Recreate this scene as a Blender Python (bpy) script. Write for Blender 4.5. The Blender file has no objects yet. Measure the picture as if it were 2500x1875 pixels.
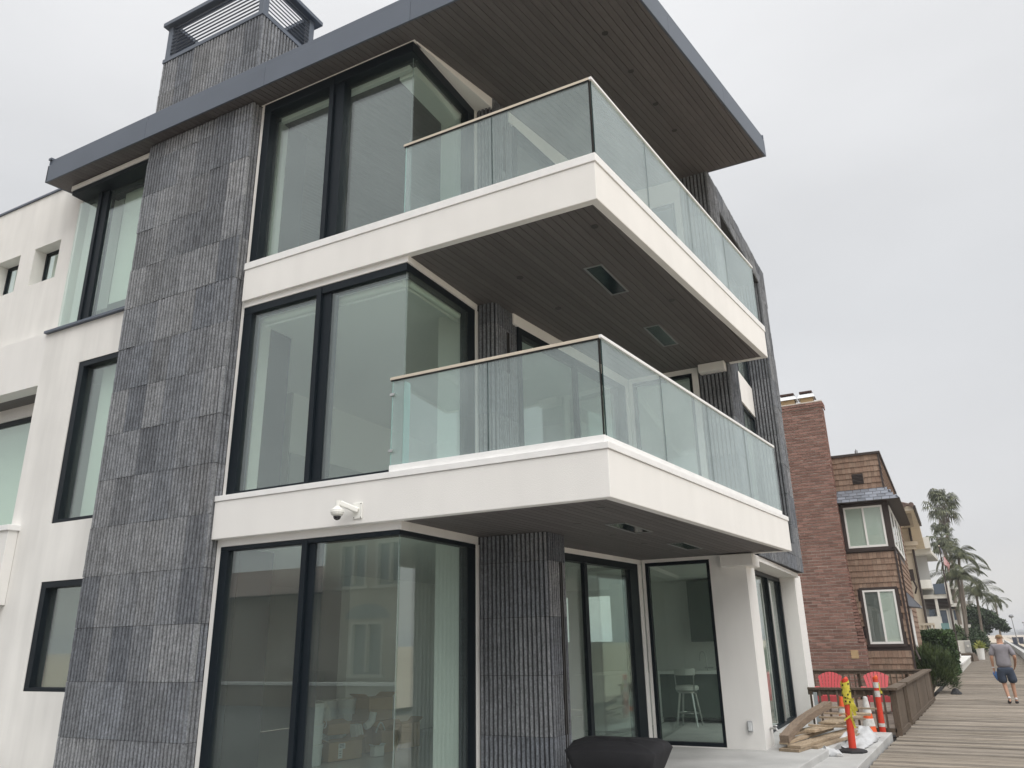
import bpy, bmesh, math, random
from mathutils import Vector, Matrix, noise
D = bpy.data
S = bpy.context.scene
COL = S.collection
R = math.radians
random.seed(7)

# ------------------------------------------------------------------ camera
# world: X towards the beach, Y along the boardwalk, Z up, eye height = 0
cam = D.cameras.new('camera')
cam_o = D.objects.new('camera', cam)
COL.objects.link(cam_o)
S.camera = cam_o
F, YAW, PITCH, ROLL = 1870.14, 0.4786, 0.3265, -0.0196
cam.sensor_fit = 'HORIZONTAL'
cam.sensor_width = 36.0
cam.lens = 36.0 * F / 2500.0
cam.clip_start = 0.05
cam.clip_end = 6000
cy, sy, cp, sp = math.cos(YAW), math.sin(YAW), math.cos(PITCH), math.sin(PITCH)
fw = Vector((-sy * cp, cy * cp, sp))
rt = Vector((cy, sy, 0))
up = rt.cross(fw)
r2 = math.cos(ROLL) * rt + math.sin(ROLL) * up
u2 = -math.sin(ROLL) * rt + math.cos(ROLL) * up
cam_o.matrix_world = Matrix(((r2.x, u2.x, -fw.x, 0), (r2.y, u2.y, -fw.y, 0), (r2.z, u2.z, -fw.z, 0), (0, 0, 0, 1)))

# ------------------------------------------------------------------ sky, sun, exposure
SUN_EL, SUN_AZ = R(52), R(128)          # azimuth clockwise from +Y
world = D.worlds.new('World')
S.world = world
world.use_nodes = True
nt = world.node_tree
nt.nodes.clear()
def wn(t, **k):
    n = nt.nodes.new(t)
    for a, b in k.items():
        setattr(n, a, b)
    return n
sky = wn('ShaderNodeTexSky', sky_type='NISHITA')
sky.sun_disc = False
sky.sun_elevation = SUN_EL
sky.sun_rotation = SUN_AZ
sky.dust_density = 4.0
tc = wn('ShaderNodeTexCoord')
sep = wn('ShaderNodeSeparateXYZ')
nt.links.new(tc.outputs['Generated'], sep.inputs[0])
ramp = wn('ShaderNodeValToRGB')          # overcast: soft rise of brightness towards the zenith
e = ramp.color_ramp.elements
e[0].position = 0.0
e[0].color = (5.4, 5.2, 4.85, 1)
e[1].position = 1.0
e[1].color = (15.0, 15.0, 15.2, 1)
m = ramp.color_ramp.elements.new(0.10)
m.color = (4.68, 4.68, 4.74, 1)
m = ramp.color_ramp.elements.new(0.36)
m.color = (4.68, 4.75, 4.86, 1)
m = ramp.color_ramp.elements.new(0.70)
m.color = (5.55, 5.58, 5.66, 1)
nt.links.new(sep.outputs['Z'], ramp.inputs[0])
mp = wn('ShaderNodeMapping')
mp.inputs['Scale'].default_value = (1.2, 1.2, 3.2)
nt.links.new(tc.outputs['Generated'], mp.inputs[0])
cn = wn('ShaderNodeTexNoise')
cn.inputs['Scale'].default_value = 1.5
cn.inputs['Detail'].default_value = 4
cn.inputs['Roughness'].default_value = 0.45
nt.links.new(mp.outputs[0], cn.inputs['Vector'])
cr = wn('ShaderNodeMapRange')
cr.inputs['From Min'].default_value = 0.3
cr.inputs['From Max'].default_value = 0.7
cr.inputs['To Min'].default_value = 0.915
cr.inputs['To Max'].default_value = 1.07
nt.links.new(cn.outputs[0], cr.inputs[0])
mul = wn('ShaderNodeVectorMath', operation='SCALE')
nt.links.new(ramp.outputs[0], mul.inputs[0])
nt.links.new(cr.outputs[0], mul.inputs['Scale'])
mixs = wn('ShaderNodeMixRGB')
mixs.inputs[0].default_value = 0.95       # cloud deck covers nearly all of the clear sky
nt.links.new(sky.outputs[0], mixs.inputs[1])
nt.links.new(mul.outputs[0], mixs.inputs[2])
bg = wn('ShaderNodeBackground')
bg.inputs['Strength'].default_value = 0.1
wo = wn('ShaderNodeOutputWorld')
nt.links.new(mixs.outputs[0], bg.inputs[0])
nt.links.new(bg.outputs[0], wo.inputs[0])

sl = D.lights.new('sun', 'SUN')
sl.energy = 1.5
sl.angle = R(50)
sl.color = (1.0, 0.97, 0.93)
sun = D.objects.new('sun', sl)
COL.objects.link(sun)
sun.location = (20, -20, 40)
sdir = Vector((math.sin(SUN_AZ) * math.cos(SUN_EL), math.cos(SUN_AZ) * math.cos(SUN_EL), math.sin(SUN_EL)))
sun.rotation_euler = (-sdir).to_track_quat('-Z', 'Y').to_euler()
S.view_settings.view_transform = 'Standard'
S.view_settings.look = 'None'
S.view_settings.gamma = 1
S.view_settings.use_curve_mapping = False
S.view_settings.exposure = 0.67
S.render.engine = 'CYCLES'
S.cycles.use_denoising = True
S.cycles.transparent_max_bounces = 40
S.cycles.max_bounces = 10
S.cycles.diffuse_bounces = 5
S.cycles.glossy_bounces = 5
S.cycles.sample_clamp_indirect = 6

# ------------------------------------------------------------------ helpers
class MB:
    def __init__(s):
        s.v, s.f = [], []
    def add(s, vs, fs):
        n = len(s.v)
        s.v += [tuple(v) for v in vs]
        s.f += [tuple(i + n for i in f) for f in fs]
        return s
    def box(s, x0, x1, y0, y1, z0, z1):
        return s.add([(x0, y0, z0), (x1, y0, z0), (x1, y1, z0), (x0, y1, z0), (x0, y0, z1), (x1, y0, z1), (x1, y1, z1), (x0, y1, z1)],
                     [(3, 2, 1, 0), (4, 5, 6, 7), (0, 1, 5, 4), (1, 2, 6, 5), (2, 3, 7, 6), (3, 0, 4, 7)])
    def obox(s, c, a, b, d):
        """box about centre c with half-axis vectors a, b, d"""
        c, a, b, d = Vector(c), Vector(a), Vector(b), Vector(d)
        vs = [c + i * a + j * b + k * d for k in (-1, 1) for (i, j) in ((-1, -1), (1, -1), (1, 1), (-1, 1))]
        fs = [(3, 2, 1, 0), (4, 5, 6, 7), (0, 1, 5, 4), (1, 2, 6, 5), (2, 3, 7, 6), (3, 0, 4, 7)]
        if a.cross(b).dot(d) < 0:
            fs = [f[::-1] for f in fs]
        return s.add(vs, fs)
    def bar(s, p, q, w, h, upv=(0, 0, 1)):
        """rectangular bar from p to q, w across, h along upv"""
        p, q = Vector(p), Vector(q)
        d = (q - p)
        t = d.normalized()
        sd = t.cross(Vector(upv))
        if sd.length < 1e-4:
            sd = Vector((1, 0, 0))
        sd.normalize()
        u = sd.cross(t)
        return s.obox((p + q) / 2, d / 2, sd * w / 2, u * h / 2)
    def prism(s, poly, z0, z1, zf=None):
        n = len(poly)
        zf = zf or (lambda x, y: 0)
        vs = [(x, y, z0 + zf(x, y)) for x, y in poly] + [(x, y, z1 + zf(x, y)) for x, y in poly]
        fs = [tuple(range(n - 1, -1, -1)), tuple(range(n, 2 * n))] + [(i, (i + 1) % n, n + (i + 1) % n, n + i) for i in range(n)]
        return s.add(vs, fs)
    def tube(s, pts, r, n=8, caps=True):
        pts = [Vector(p) for p in pts]
        rs = r if isinstance(r, (list, tuple)) else [r] * len(pts)
        rows = []
        for i, p in enumerate(pts):
            t = (pts[min(i + 1, len(pts) - 1)] - pts[max(i - 1, 0)])
            t = t.normalized() if t.length > 1e-9 else Vector((0, 0, 1))
            a = t.cross(Vector((0, 0, 1)))
            if a.length < 1e-3:
                a = t.cross(Vector((1, 0, 0)))
            a.normalize()
            b = t.cross(a)
            rows.append([p + rs[i] * (math.cos(2 * math.pi * k / n) * a + math.sin(2 * math.pi * k / n) * b) for k in range(n)])
        vs = [v for row in rows for v in row]
        fs = [(i * n + k, i * n + (k + 1) % n, (i + 1) * n + (k + 1) % n, (i + 1) * n + k) for i in range(len(rows) - 1) for k in range(n)]
        if caps:
            fs += [tuple(range(n - 1, -1, -1)), tuple((len(rows) - 1) * n + k for k in range(n))]
        return s.add(vs, fs)
    def lathe(s, prof, c=(0, 0, 0), n=16):
        c = Vector(c)
        vs = [c + Vector((r * math.cos(2 * math.pi * k / n), r * math.sin(2 * math.pi * k / n), z)) for r, z in prof for k in range(n)]
        m = len(prof)
        fs = [(i * n + k, i * n + (k + 1) % n, (i + 1) * n + (k + 1) % n, (i + 1) * n + k) for i in range(m - 1) for k in range(n)]
        fs += [tuple(range(n - 1, -1, -1)), tuple((m - 1) * n + k for k in range(n))]
        return s.add(vs, fs)
    def grid(s, rows, thick=0):
        n = len(rows[0])
        vs = [p for r in rows for p in r]
        fs = [(i * n + k, i * n + k + 1, (i + 1) * n + k + 1, (i + 1) * n + k) for i in range(len(rows) - 1) for k in range(n - 1)]
        return s.add(vs, fs)
    def quad(s, a, b, c, d):
        return s.add([a, b, c, d], [(0, 1, 2, 3)])
    def mesh(s, name):
        me = D.meshes.new(name)
        me.from_pydata(s.v, [], s.f)
        me.update()
        return me

WL = {}
def place(o, parent=None, loc=(0, 0, 0)):
    COL.objects.link(o)
    loc = Vector(loc)
    if parent is not None:
        o.parent = parent
        o.location = loc - WL[parent.name]
    else:
        o.location = loc
    WL[o.name] = loc
    return o
def obj(name, mb, mat, parent=None, smooth=False, bev=0, loc=(0, 0, 0), **props):
    me = mb.mesh(name) if isinstance(mb, MB) else mb
    if mat is not None and not me.materials:
        me.materials.append(mat)
    o = D.objects.new(name, me)
    place(o, parent, loc)
    if smooth:
        for p in me.polygons:
            p.use_smooth = True
    if bev:
        b = o.modifiers.new('bevel', 'BEVEL')
        b.width = bev
        b.segments = 2
        b.limit_method = 'ANGLE'
        b.angle_limit = R(40)
    for k, v in props.items():
        o[k] = v
    return o
def thing(name, label, cat, base, group=None):
    o = D.objects.new(name, None)
    o.empty_display_size = 0.2
    place(o, None, base)
    o['label'] = label
    o['category'] = cat
    if group:
        o['group'] = group
    return o
def single(name, mb, mat, label, cat, base=(0, 0, 0), group=None, **k):
    """a thing that is one mesh; geometry given in world coordinates, origin moved to base"""
    b = Vector(base)
    mb.v = [tuple(Vector(v) - b) for v in mb.v]
    o = obj(name, mb, mat, None, loc=base, **k)
    o['label'] = label
    o['category'] = cat
    if group:
        o['group'] = group
    return o
def struct(name, mb, mat, **k):
    return obj(name, mb, mat, kind='structure', **k)
def copy_thing(root, loc, rotz=None, label=None, group=None):
    """copy a thing with its parts and sub-parts; meshes are shared"""
    def rec(o, par):
        c = o.copy()
        COL.objects.link(c)
        c.parent = par
        for ch in [x for x in D.objects if x.parent == o]:
            rec(ch, c)
        return c
    kids = {}
    c = rec(root, None)
    c.location = loc
    if rotz is not None:
        c.rotation_euler = (0, 0, rotz)
    if label:
        c['label'] = label
    if group:
        c['group'] = group
    return c

# ------------------------------------------------------------------ materials
def mat(name, col, rough=0.6, metal=0.0, spec=0.4, var=0.0, vscale=3.0, bump=0.0, bscale=40.0, rnd=0.0, fine=0.0, fscale=60.0,
        stretch=None, col2=None, streak=0.0, hue=0.0, island=False):
    m = D.materials.new(name)
    m.use_nodes = True
    t = m.node_tree
    L = t.links.new
    b = t.nodes['Principled BSDF']
    b.inputs['Roughness'].default_value = rough
    b.inputs['Metallic'].default_value = metal
    b.inputs['Specular IOR Level'].default_value = spec
    geo = t.nodes.new('ShaderNodeNewGeometry')
    pos = geo.outputs['Position']
    if stretch:
        mpn = t.nodes.new('ShaderNodeMapping')
        mpn.inputs['Scale'].default_value = stretch
        L(pos, mpn.inputs[0])
        pos = mpn.outputs[0]
    if rnd or hue:
        oi = t.nodes.new('ShaderNodeObjectInfo')
        rout = geo.outputs['Random Per Island'] if island else oi.outputs['Random']
    def noise_tex(scale, detail=4):
        n = t.nodes.new('ShaderNodeTexNoise')
        n.inputs['Scale'].default_value = scale
        n.inputs['Detail'].default_value = detail
        L(pos, n.inputs['Vector'])
        return n.outputs[0]
    def mrange(src, a, c, f0=0.25, f1=0.75):
        r = t.nodes.new('ShaderNodeMapRange')
        r.inputs['From Min'].default_value = f0
        r.inputs['From Max'].default_value = f1
        r.inputs['To Min'].default_value = a
        r.inputs['To Max'].default_value = c
        L(src, r.inputs[0])
        return r.outputs[0]
    cur = None
    rgb = t.nodes.new('ShaderNodeRGB')
    rgb.outputs[0].default_value = (*col, 1)
    cur = rgb.outputs[0]
    if col2 is not None:
        mx = t.nodes.new('ShaderNodeMixRGB')
        L(cur, mx.inputs[1])
        mx.inputs[2].default_value = (*col2, 1)
        if rnd or hue:
            ad = t.nodes.new('ShaderNodeMath')
            ad.operation = 'FRACT'
            ml = t.nodes.new('ShaderNodeMath')
            ml.operation = 'MULTIPLY'
            ml.inputs[1].default_value = 7.31
            L(rout, ml.inputs[0])
            L(ml.outputs[0], ad.inputs[0])
            L(mrange(ad.outputs[0], 0, 1, 0, 1), mx.inputs[0])
        else:
            L(mrange(noise_tex(vscale), 0, 1, 0.35, 0.65), mx.inputs[0])
        cur = mx.outputs[0]
    def scale_by(f):
        nonlocal cur
        v = t.nodes.new('ShaderNodeVectorMath')
        v.operation = 'SCALE'
        L(cur, v.inputs[0])
        L(f, v.inputs['Scale'])
        cur = v.outputs[0]
    if var:
        scale_by(mrange(noise_tex(vscale), 1 - var, 1 + var))
    if fine:
        scale_by(mrange(noise_tex(fscale, 2), 1 - fine, 1 + fine))
    if rnd:
        scale_by(mrange(rout, 1 - rnd, 1 + rnd, 0, 1))
    if streak:
        mp2 = t.nodes.new('ShaderNodeMapping')
        mp2.inputs['Scale'].default_value = (3.0, 3.0, 0.35)
        L(geo.outputs['Position'], mp2.inputs[0])
        n = t.nodes.new('ShaderNodeTexNoise')
        n.inputs['Scale'].default_value = 1.2
        n.inputs['Detail'].default_value = 5
        L(mp2.outputs[0], n.inputs['Vector'])
        scale_by(mrange(n.outputs[0], 1 - streak, 1 + streak * 0.5, 0.3, 0.7))
    L(cur, b.inputs['Base Color'])
    if bump:
        bn = t.nodes.new('ShaderNodeBump')
        bn.inputs['Strength'].default_value = bump
        bn.inputs['Distance'].default_value = 0.01
        L(noise_tex(bscale, 5), bn.inputs['Height'])
        L(bn.outputs[0], b.inputs['Normal'])
    return m
def glass(name, tint, ior=1.55, rough=0.0, refl=(1, 1, 1), film=0.0):
    """thin architectural glass: tinted see-through plus Fresnel reflection"""
    m = D.materials.new(name)
    m.use_nodes = True
    t = m.node_tree
    t.nodes.clear()
    o = t.nodes.new('ShaderNodeOutputMaterial')
    tr = t.nodes.new('ShaderNodeBsdfTransparent')
    tr.inputs[0].default_value = (*tint, 1)
    g = t.nodes.new('ShaderNodeBsdfGlossy')
    g.inputs['Roughness'].default_value = rough
    g.inputs[0].default_value = (*refl, 1)
    f = t.nodes.new('ShaderNodeFresnel')
    f.inputs[0].default_value = ior
    geo = t.nodes.new('ShaderNodeNewGeometry')      # same reflectance from both sides of the pane
    mi = t.nodes.new('ShaderNodeMixRGB')
    mi.inputs[1].default_value = (ior, ior, ior, 1)
    mi.inputs[2].default_value = (1 / ior, 1 / ior, 1 / ior, 1)
    t.links.new(geo.outputs['Backfacing'], mi.inputs[0])
    t.links.new(mi.outputs[0], f.inputs[0])
    # inside faces: invert the ior so the fresnel node gives the outside value again
    mx = t.nodes.new('ShaderNodeMixShader')
    t.links.new(f.outputs[0], mx.inputs[0])
    t.links.new(tr.outputs[0], mx.inputs[1])
    t.links.new(g.outputs[0], mx.inputs[2])
    if film:                                        # pale salt film, added to brighten the pane in place of reflected sky
        df = t.nodes.new('ShaderNodeBsdfDiffuse')
        df.inputs[0].default_value = (0.70, 0.79, 0.785, 1)
        nz = t.nodes.new('ShaderNodeTexNoise')
        nz.inputs['Scale'].default_value = 1.6
        nz.inputs['Detail'].default_value = 5
        t.links.new(geo.outputs['Position'], nz.inputs['Vector'])
        mr = t.nodes.new('ShaderNodeMapRange')
        mr.inputs['From Min'].default_value = 0.3
        mr.inputs['From Max'].default_value = 0.7
        mr.inputs['To Min'].default_value = film * 0.7
        mr.inputs['To Max'].default_value = film * 1.3
        t.links.new(nz.outputs[0], mr.inputs[0])
        m2 = t.nodes.new('ShaderNodeMixShader')
        t.links.new(mr.outputs[0], m2.inputs[0])
        t.links.new(mx.outputs[0], m2.inputs[1])
        t.links.new(df.outputs[0], m2.inputs[2])
        mx = m2
    t.links.new(mx.outputs[0], o.inputs[0])
    return m
M = {}
M['stucco'] = mat('stucco', (0.80, 0.79, 0.765), 0.9, spec=0.15, var=0.03, vscale=1.3, bump=0.35, bscale=130, streak=0.03)
M['stucco_dirty'] = mat('stucco_weathered', (0.78, 0.77, 0.74), 0.9, spec=0.15, var=0.05, vscale=1.1, bump=0.3, bscale=120, streak=0.09)
M['white_metal'] = mat('white_painted_metal', (0.80, 0.80, 0.79), 0.45, var=0.05, vscale=6)
M['stone'] = mat('split_basalt', (0.152, 0.164, 0.184), 0.85, spec=0.25, var=0.20, vscale=6, bump=0.8, bscale=48, rnd=0.18, fine=0.34, fscale=40, col2=(0.225, 0.232, 0.242))
M['stone_core'] = mat('stone_backing', (0.05, 0.05, 0.055), 0.95)
M['slate_metal'] = mat('slate_blue_metal', (0.102, 0.122, 0.155), 0.5, spec=0.4, var=0.06, vscale=1.5, rnd=0.04)
M['soffit'] = mat('dark_soffit_board', (0.120, 0.110, 0.108), 0.6, spec=0.35, var=0.1, vscale=5, stretch=(8, 0.6, 1), rnd=0.10)
M['black'] = mat('backing_black', (0.012, 0.012, 0.012), 0.9)
M['frame'] = mat('black_window_frame', (0.006, 0.011, 0.016), 0.5, spec=0.25)
M['bronze'] = mat('bronze_fixture', (0.03, 0.028, 0.027), 0.4)
M['glass'] = glass('window_glass', (0.915, 0.97, 0.94), 2.05, refl=(0.95, 1.0, 0.99), film=0.028)
M['railglass'] = glass('railing_glass', (0.90, 0.955, 0.945), 1.78, refl=(0.94, 1.0, 0.995), film=0.11)
M['edgeglass'] = mat('glass_edge', (0.33, 0.55, 0.52), 0.2, spec=0.6)
M['darkedge'] = mat('dark_glass_joint', (0.02, 0.045, 0.045), 0.4)
M['cornerseal'] = mat('clear_corner_seal', (0.25, 0.30, 0.29), 0.3)
M['cab'] = mat('grey_green_cabinet', (0.13, 0.155, 0.14), 0.35)
M['interior'] = mat('interior_white', (0.82, 0.82, 0.80), 0.8, spec=0.2)
M['panelling'] = mat('grey_panelling', (0.42, 0.43, 0.42), 0.6)
M['shade'] = mat('roller_shade', (0.84, 0.87, 0.82), 0.9, spec=0.1)
M['tilefloor'] = mat('polished_tile', (0.55, 0.55, 0.53), 0.08, spec=0.5, var=0.03)
M['oak'] = mat('anodised_rail', (0.62, 0.55, 0.45), 0.4, metal=0.25, var=0.05, vscale=8)
M['concrete'] = mat('concrete', (0.42, 0.42, 0.41), 0.85, var=0.2, vscale=1.4, bump=0.2, bscale=60, fine=0.06)
M['heater'] = mat('dark_glass_heater', (0.012, 0.022, 0.026), 0.12, spec=0.6)
M['steel'] = mat('brushed_steel', (0.55, 0.55, 0.54), 0.3, metal=1.0)

def clip(poly, cv):
    """clip polygon to convex counter-clockwise polygon cv"""
    out = poly
    for i in range(len(cv)):
        a, b = cv[i], cv[(i + 1) % len(cv)]
        inp, out = out, []
        if not inp:
            return []
        side = lambda p: (b[0] - a[0]) * (p[1] - a[1]) - (b[1] - a[1]) * (p[0] - a[0])
        for j in range(len(inp)):
            p, q = inp[j], inp[(j + 1) % len(inp)]
            sp_, sq = side(p), side(q)
            if sp_ >= 0:
                out.append(p)
            if (sp_ >= 0) != (sq >= 0):
                u = sp_ / (sp_ - sq)
                out.append((p[0] + u * (q[0] - p[0]), p[1] + u * (q[1] - p[1])))
    return out

# ------------------------------------------------------------------ ground and setting
PAT, STEP, BW = -1.585, -1.68, -1.79          # patio, lower step, boardwalk levels
M['sand'] = mat('sand', (0.46, 0.40, 0.32), 0.95, spec=0.1, var=0.14, vscale=0.35, bump=0.6, bscale=3, fine=0.08, fscale=8)
M['plank'] = mat('weathered_plank', (0.19, 0.167, 0.142), 0.85, spec=0.2, var=0.36, vscale=3.0, bump=0.4, bscale=60, stretch=(0.5, 11, 11), rnd=0.30, fine=0.28, fscale=20, col2=(0.265, 0.23, 0.187))
M['pave'] = mat('pale_pavement', (0.40, 0.395, 0.38), 0.9, var=0.1, vscale=0.8)
M['deck'] = mat('deck_wood', (0.20, 0.165, 0.135), 0.8, var=0.25, vscale=4, stretch=(8, 8, 1), rnd=0.15, fine=0.15, fscale=30)

def berm(x, y):
    t = max(0.0, min(1.0, (x - 9 - y * 0.055) / 14.0))
    t = t * t * (3 - 2 * t)
    return -1.95 + 1.15 * t + 0.10 * noise.noise(Vector((x * 0.12, y * 0.12, 3))) * t + 0.05 * noise.noise(Vector((x * 0.5, y * 0.5, 1))) * t
g = MB()
g.quad((-3000, -3000, -2.3), (3000, -3000, -2.3), (3000, 4000, -2.3), (-3000, 4000, -2.3))
struct('ground', g, M['sand'])
xs = [4.6, 6, 8, 10, 12, 14, 16, 19, 23, 28, 36, 50, 80, 140, 260]
ys = [-60, -30, -10, 0, 10, 20, 30] + [35 + 5 * i for i in range(40)] + [260, 320, 420, 600]
g = MB()
g.grid([[(x + max(0, y) * 0.058, y, berm(x + max(0, y) * 0.058, y)) for x in xs] for y in ys])
struct('sand', g, M['sand'], smooth=True)
g = MB()
g.box(-40, -1.95, -9, 6.6, -2.25, -1.80)
struct('pavement', g, M['pave'])
M['asphalt'] = mat('asphalt', (0.075, 0.074, 0.072), 0.95, var=0.15, vscale=1.2, fine=0.1)
struct('street', MB().box(-60, -2.6, -7.9, 4.6, -1.81, -1.795), M['asphalt'])
# boardwalk (> planks)
bwroot = D.objects.new('boardwalk', None)
place(bwroot, None, (0, 0, BW))
bwroot['kind'] = 'structure'
def bw_left(y):
    return -1.90 + max(0.0, y - 0) * 0.055
rngb = random.Random(3)
pm = []
for k in range(6):
    b = MB()
    rows = []
    hw, L_ = 0.066, 3.95
    nseg = 10
    for j, (yy, zz) in enumerate(((-hw, -0.045), (-hw, -0.004), (-hw + 0.008, 0.0), (hw - 0.008, 0.0), (hw, -0.004), (hw, -0.045))):
        rows.append([(-L_ / 2 + L_ * i / nseg, yy + rngb.uniform(-0.003, 0.003), zz + (rngb.uniform(-0.004, 0.003) if zz > -0.03 else 0)) for i in range(nseg + 1)])
    b.grid(rows[::-1])
    me = b.mesh('plank')
    me.materials.append(M['plank'])
    pm.append(me)
PL = 0.1385
y = 7.0
for i in range(290):
    o = D.objects.new('plank', pm[rngb.randrange(6)])
    place(o, bwroot, (bw_left(y) + 1.975 + rngb.uniform(-0.02, 0.02), y, BW + rngb.uniform(-0.006, 0.006)))
    o.rotation_euler = (rngb.uniform(-0.012, 0.012), rngb.uniform(-0.0015, 0.0015), rngb.uniform(-0.002, 0.002) - 0.02)
    y += PL
b = MB()
while y < 200:
    xl = bw_left(y)
    jz = rngb.uniform(-0.006, 0.004)
    b.box(xl, xl + 3.9, y - 0.066, y + 0.066, BW - 0.04, BW + jz)
    y += PL
obj('far_planks', b, M['plank'], bwroot, kind='stuff')
b = MB()
y = -6.0
while y < 6.95:
    b.box(bw_left(y), bw_left(y) + 3.9, y - 0.066, y + 0.066, BW - 0.04, BW)
    y += PL
obj('near_planks', b, M['plank'], bwroot, kind='stuff')
b = MB()
b.prism([(-2.4, -6), (2.6, -6), (15, 210), (9.2, 210)], BW - 0.2, BW - 0.052)
obj('joist_bed', b, M['black'], bwroot)

# patio and lower step: concrete, running along the house front
def pat_edge(y):
    return -1.86 + (y - 11.5) * 0.085
b = MB()
b.prism([(-5.2, 6.4), (pat_edge(6.4), 6.4), (pat_edge(17.0), 17.0), (-5.2, 17.0)], -2.2, PAT)
struct('patio', b, M['concrete'], bev=0.012)
b = MB()
b.prism([(-5.0, 5.9), (-1.25 + (5.9 - 12.31) * 0.05, 5.9), (-1.02, 16.88), (-5.0, 16.88)], -2.2, STEP)
struct('step', b, M['concrete'], bev=0.012)

# ------------------------------------------------------------------ the modern house
H = thing('modern_house', 'large modern white three storey house with dark ribbed stone piers and glass railed balconies', 'house', (-5, 7, PAT))
SK = 0.1162
def fu(y):                       # beach face of the upper slab
    return -2.481 + (y - 7) * SK
def fl(y):                       # beach face of the lower slab
    return -2.512 + (y - 7) * SK
YU, YL = 6.90, 6.868
END = 13.03
XP0, XP1 = -10.20, -7.867        # stone pier
XW = -5.041                      # window corner
YF = 6.955                       # frame face
YE = 8.616                       # far end of the corner windows
def wb(y):                       # beach wall behind the balconies
    return -4.278 + (y - 12.9) * SK
YI = 12.90                       # wall facing the camera at the far end of the balconies

# --- stone: ribbed split-face tiles ---------------------------------------------------
rs = random.Random(11)
def rib_tile(path, z0, z1, pitch=0.063, groove=0.038, depth=0.060, rough=0.0026):
    """ribbed tile along path = function s -> (x, y, nx, ny), total length path.len"""
    b = MB()
    n = max(1, round(path.len / pitch))
    p = path.len / n
    off = rs.uniform(-0.006, 0.006)
    nz = max(2, int((z1 - z0) / 0.075))
    zs = [z0 + (z1 - z0) * i / nz for i in range(nz + 1)]
    for k in range(n):
        ph = off + rs.uniform(-0.003, 0.003)
        cols = []
        for (s0, dep, jx) in ((k * p, depth, 0), (k * p + groove * 0.5, depth, 0), (k * p + groove * 0.62, 0, 1), (k * p + p * 0.55, -0.002, 1), ((k + 1) * p - groove * 0.12, 0, 1), ((k + 1) * p, depth, 0)):
            col = []
            for z in zs:
                s_ = s0 + (rs.uniform(-rough, rough) * 0.9 if jx else 0)
                x, y, nx, ny = path(min(max(s_, 0), path.len))
                d = dep + (rs.uniform(-rough, rough) + ph if jx else 0)
                col.append((x - nx * d, y - ny * d, z))
            cols.append(col)
        b.grid(cols)
        # cap the top and bottom of the rib
        m_ = len(b.v)
        for zi in (0, -1):
            ring = [cols[i][zi] for i in (1, 2, 3, 4, 5)]
            b.add(ring, [(0, 1, 2, 3, 4) if zi == -1 else (4, 3, 2, 1, 0)])
    return b
class Path:
    def __init__(s, pts, normals=None):
        s.p = [Vector(q) for q in pts]
        s.l = [0]
        for a, c in zip(s.p, s.p[1:]):
            s.l.append(s.l[-1] + (c - a).length)
        s.len = s.l[-1]
    def __call__(s, t):
        for i in range(len(s.p) - 1):
            if t <= s.l[i + 1] + 1e-9:
                break
        a, c = s.p[i], s.p[i + 1]
        d = (c - a)
        u = (t - s.l[i]) / max(d.length, 1e-9)
        q = a + d * u
        d.normalize()
        return q.x, q.y, d.y, -d.x      # normal to the right of travel
    def sub(s, t0, t1):
        pts = [s(t0)[:2]] + [tuple(p) for p, l in zip(s.p, s.l) if t0 + 1e-4 < l < t1 - 1e-4] + [s(t1)[:2]]
        return Path(pts)
def stone_face(parent, pts, z0, z1, joints, tile=0.386, pitch=0.063):
    P = Path(pts)
    zj = [z0] + [z for z in joints if z0 + 0.02 < z < z1 - 0.02] + [z1]
    n = max(1, round(P.len / tile))
    for a, c in zip(zj, zj[1:]):
        for i in range(n):
            sp_ = P.sub(P.len * i / n, P.len * (i + 1) / n)
            o = obj('tile', rib_tile(sp_, a + 0.003, c - 0.003, pitch), M['stone'], parent)
J0, DJ = 0.9608, 0.6625
joints = sorted([J0 + DJ * i for i in range(-4, 16)])

def zsoff(x, y):
    return 7.925 + 0.094 * (y - 7) - 0.0057 * (x + 5)
pier = obj('stone_pier', MB().prism([(XP0 + 0.03, 6.81), (XP1 - 0.025, 6.81), (XP1 - 0.025, 8.0), (XP0 + 0.03, 8.0)], -2.2, 9.57), M['stone_core'], H)
stone_face(pier, [(XP0, 6.787), (XP1, 6.787)], -2.0, 7.88, joints)
stone_face(pier, [(XP1, 6.787), (XP1, 6.972)], -2.0, 7.90, joints, tile=0.2)
stone_face(pier, [(XP0, 6.787), (XP1, 6.787)], 8.30, 9.575, joints)
stone_face(pier, [(XP1, 6.787), (XP1, 7.97)], 8.30, 9.575, joints)
# louvred chimney head
lv = obj('chimney_cap', MB().box(XP0 - 0.05, XP1 + 0.07, 6.73, 6.92, 10.36, 10.44).box(XP0 - 0.05, XP1 + 0.07, 7.82, 8.06, 10.36, 10.44).box(XP0 - 0.05, XP0 + 0.14, 6.921, 7.819, 10.36, 10.44).box(XP1 - 0.14, XP1 + 0.07, 6.921, 7.819, 10.36, 10.44), M['slate_metal'], H, bev=0.006)
b = MB()
for (x, y) in ((XP0 + 0.02, 6.80), (XP1 - 0.12, 6.80), (XP0 + 0.02, 7.83), (XP1 - 0.12, 7.83)):
    pp = MB().box(x, x + 0.11, y, y + 0.11, 9.66, 10.36)
    obj('corner_post', pp, M['slate_metal'], lv, bev=0.004)
obj('base_rail', MB().box(XP0 + 0.005, XP1 + 0.012, 6.775, 7.99, 9.58, 9.66), M['slate_metal'], lv, bev=0.004)
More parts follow.
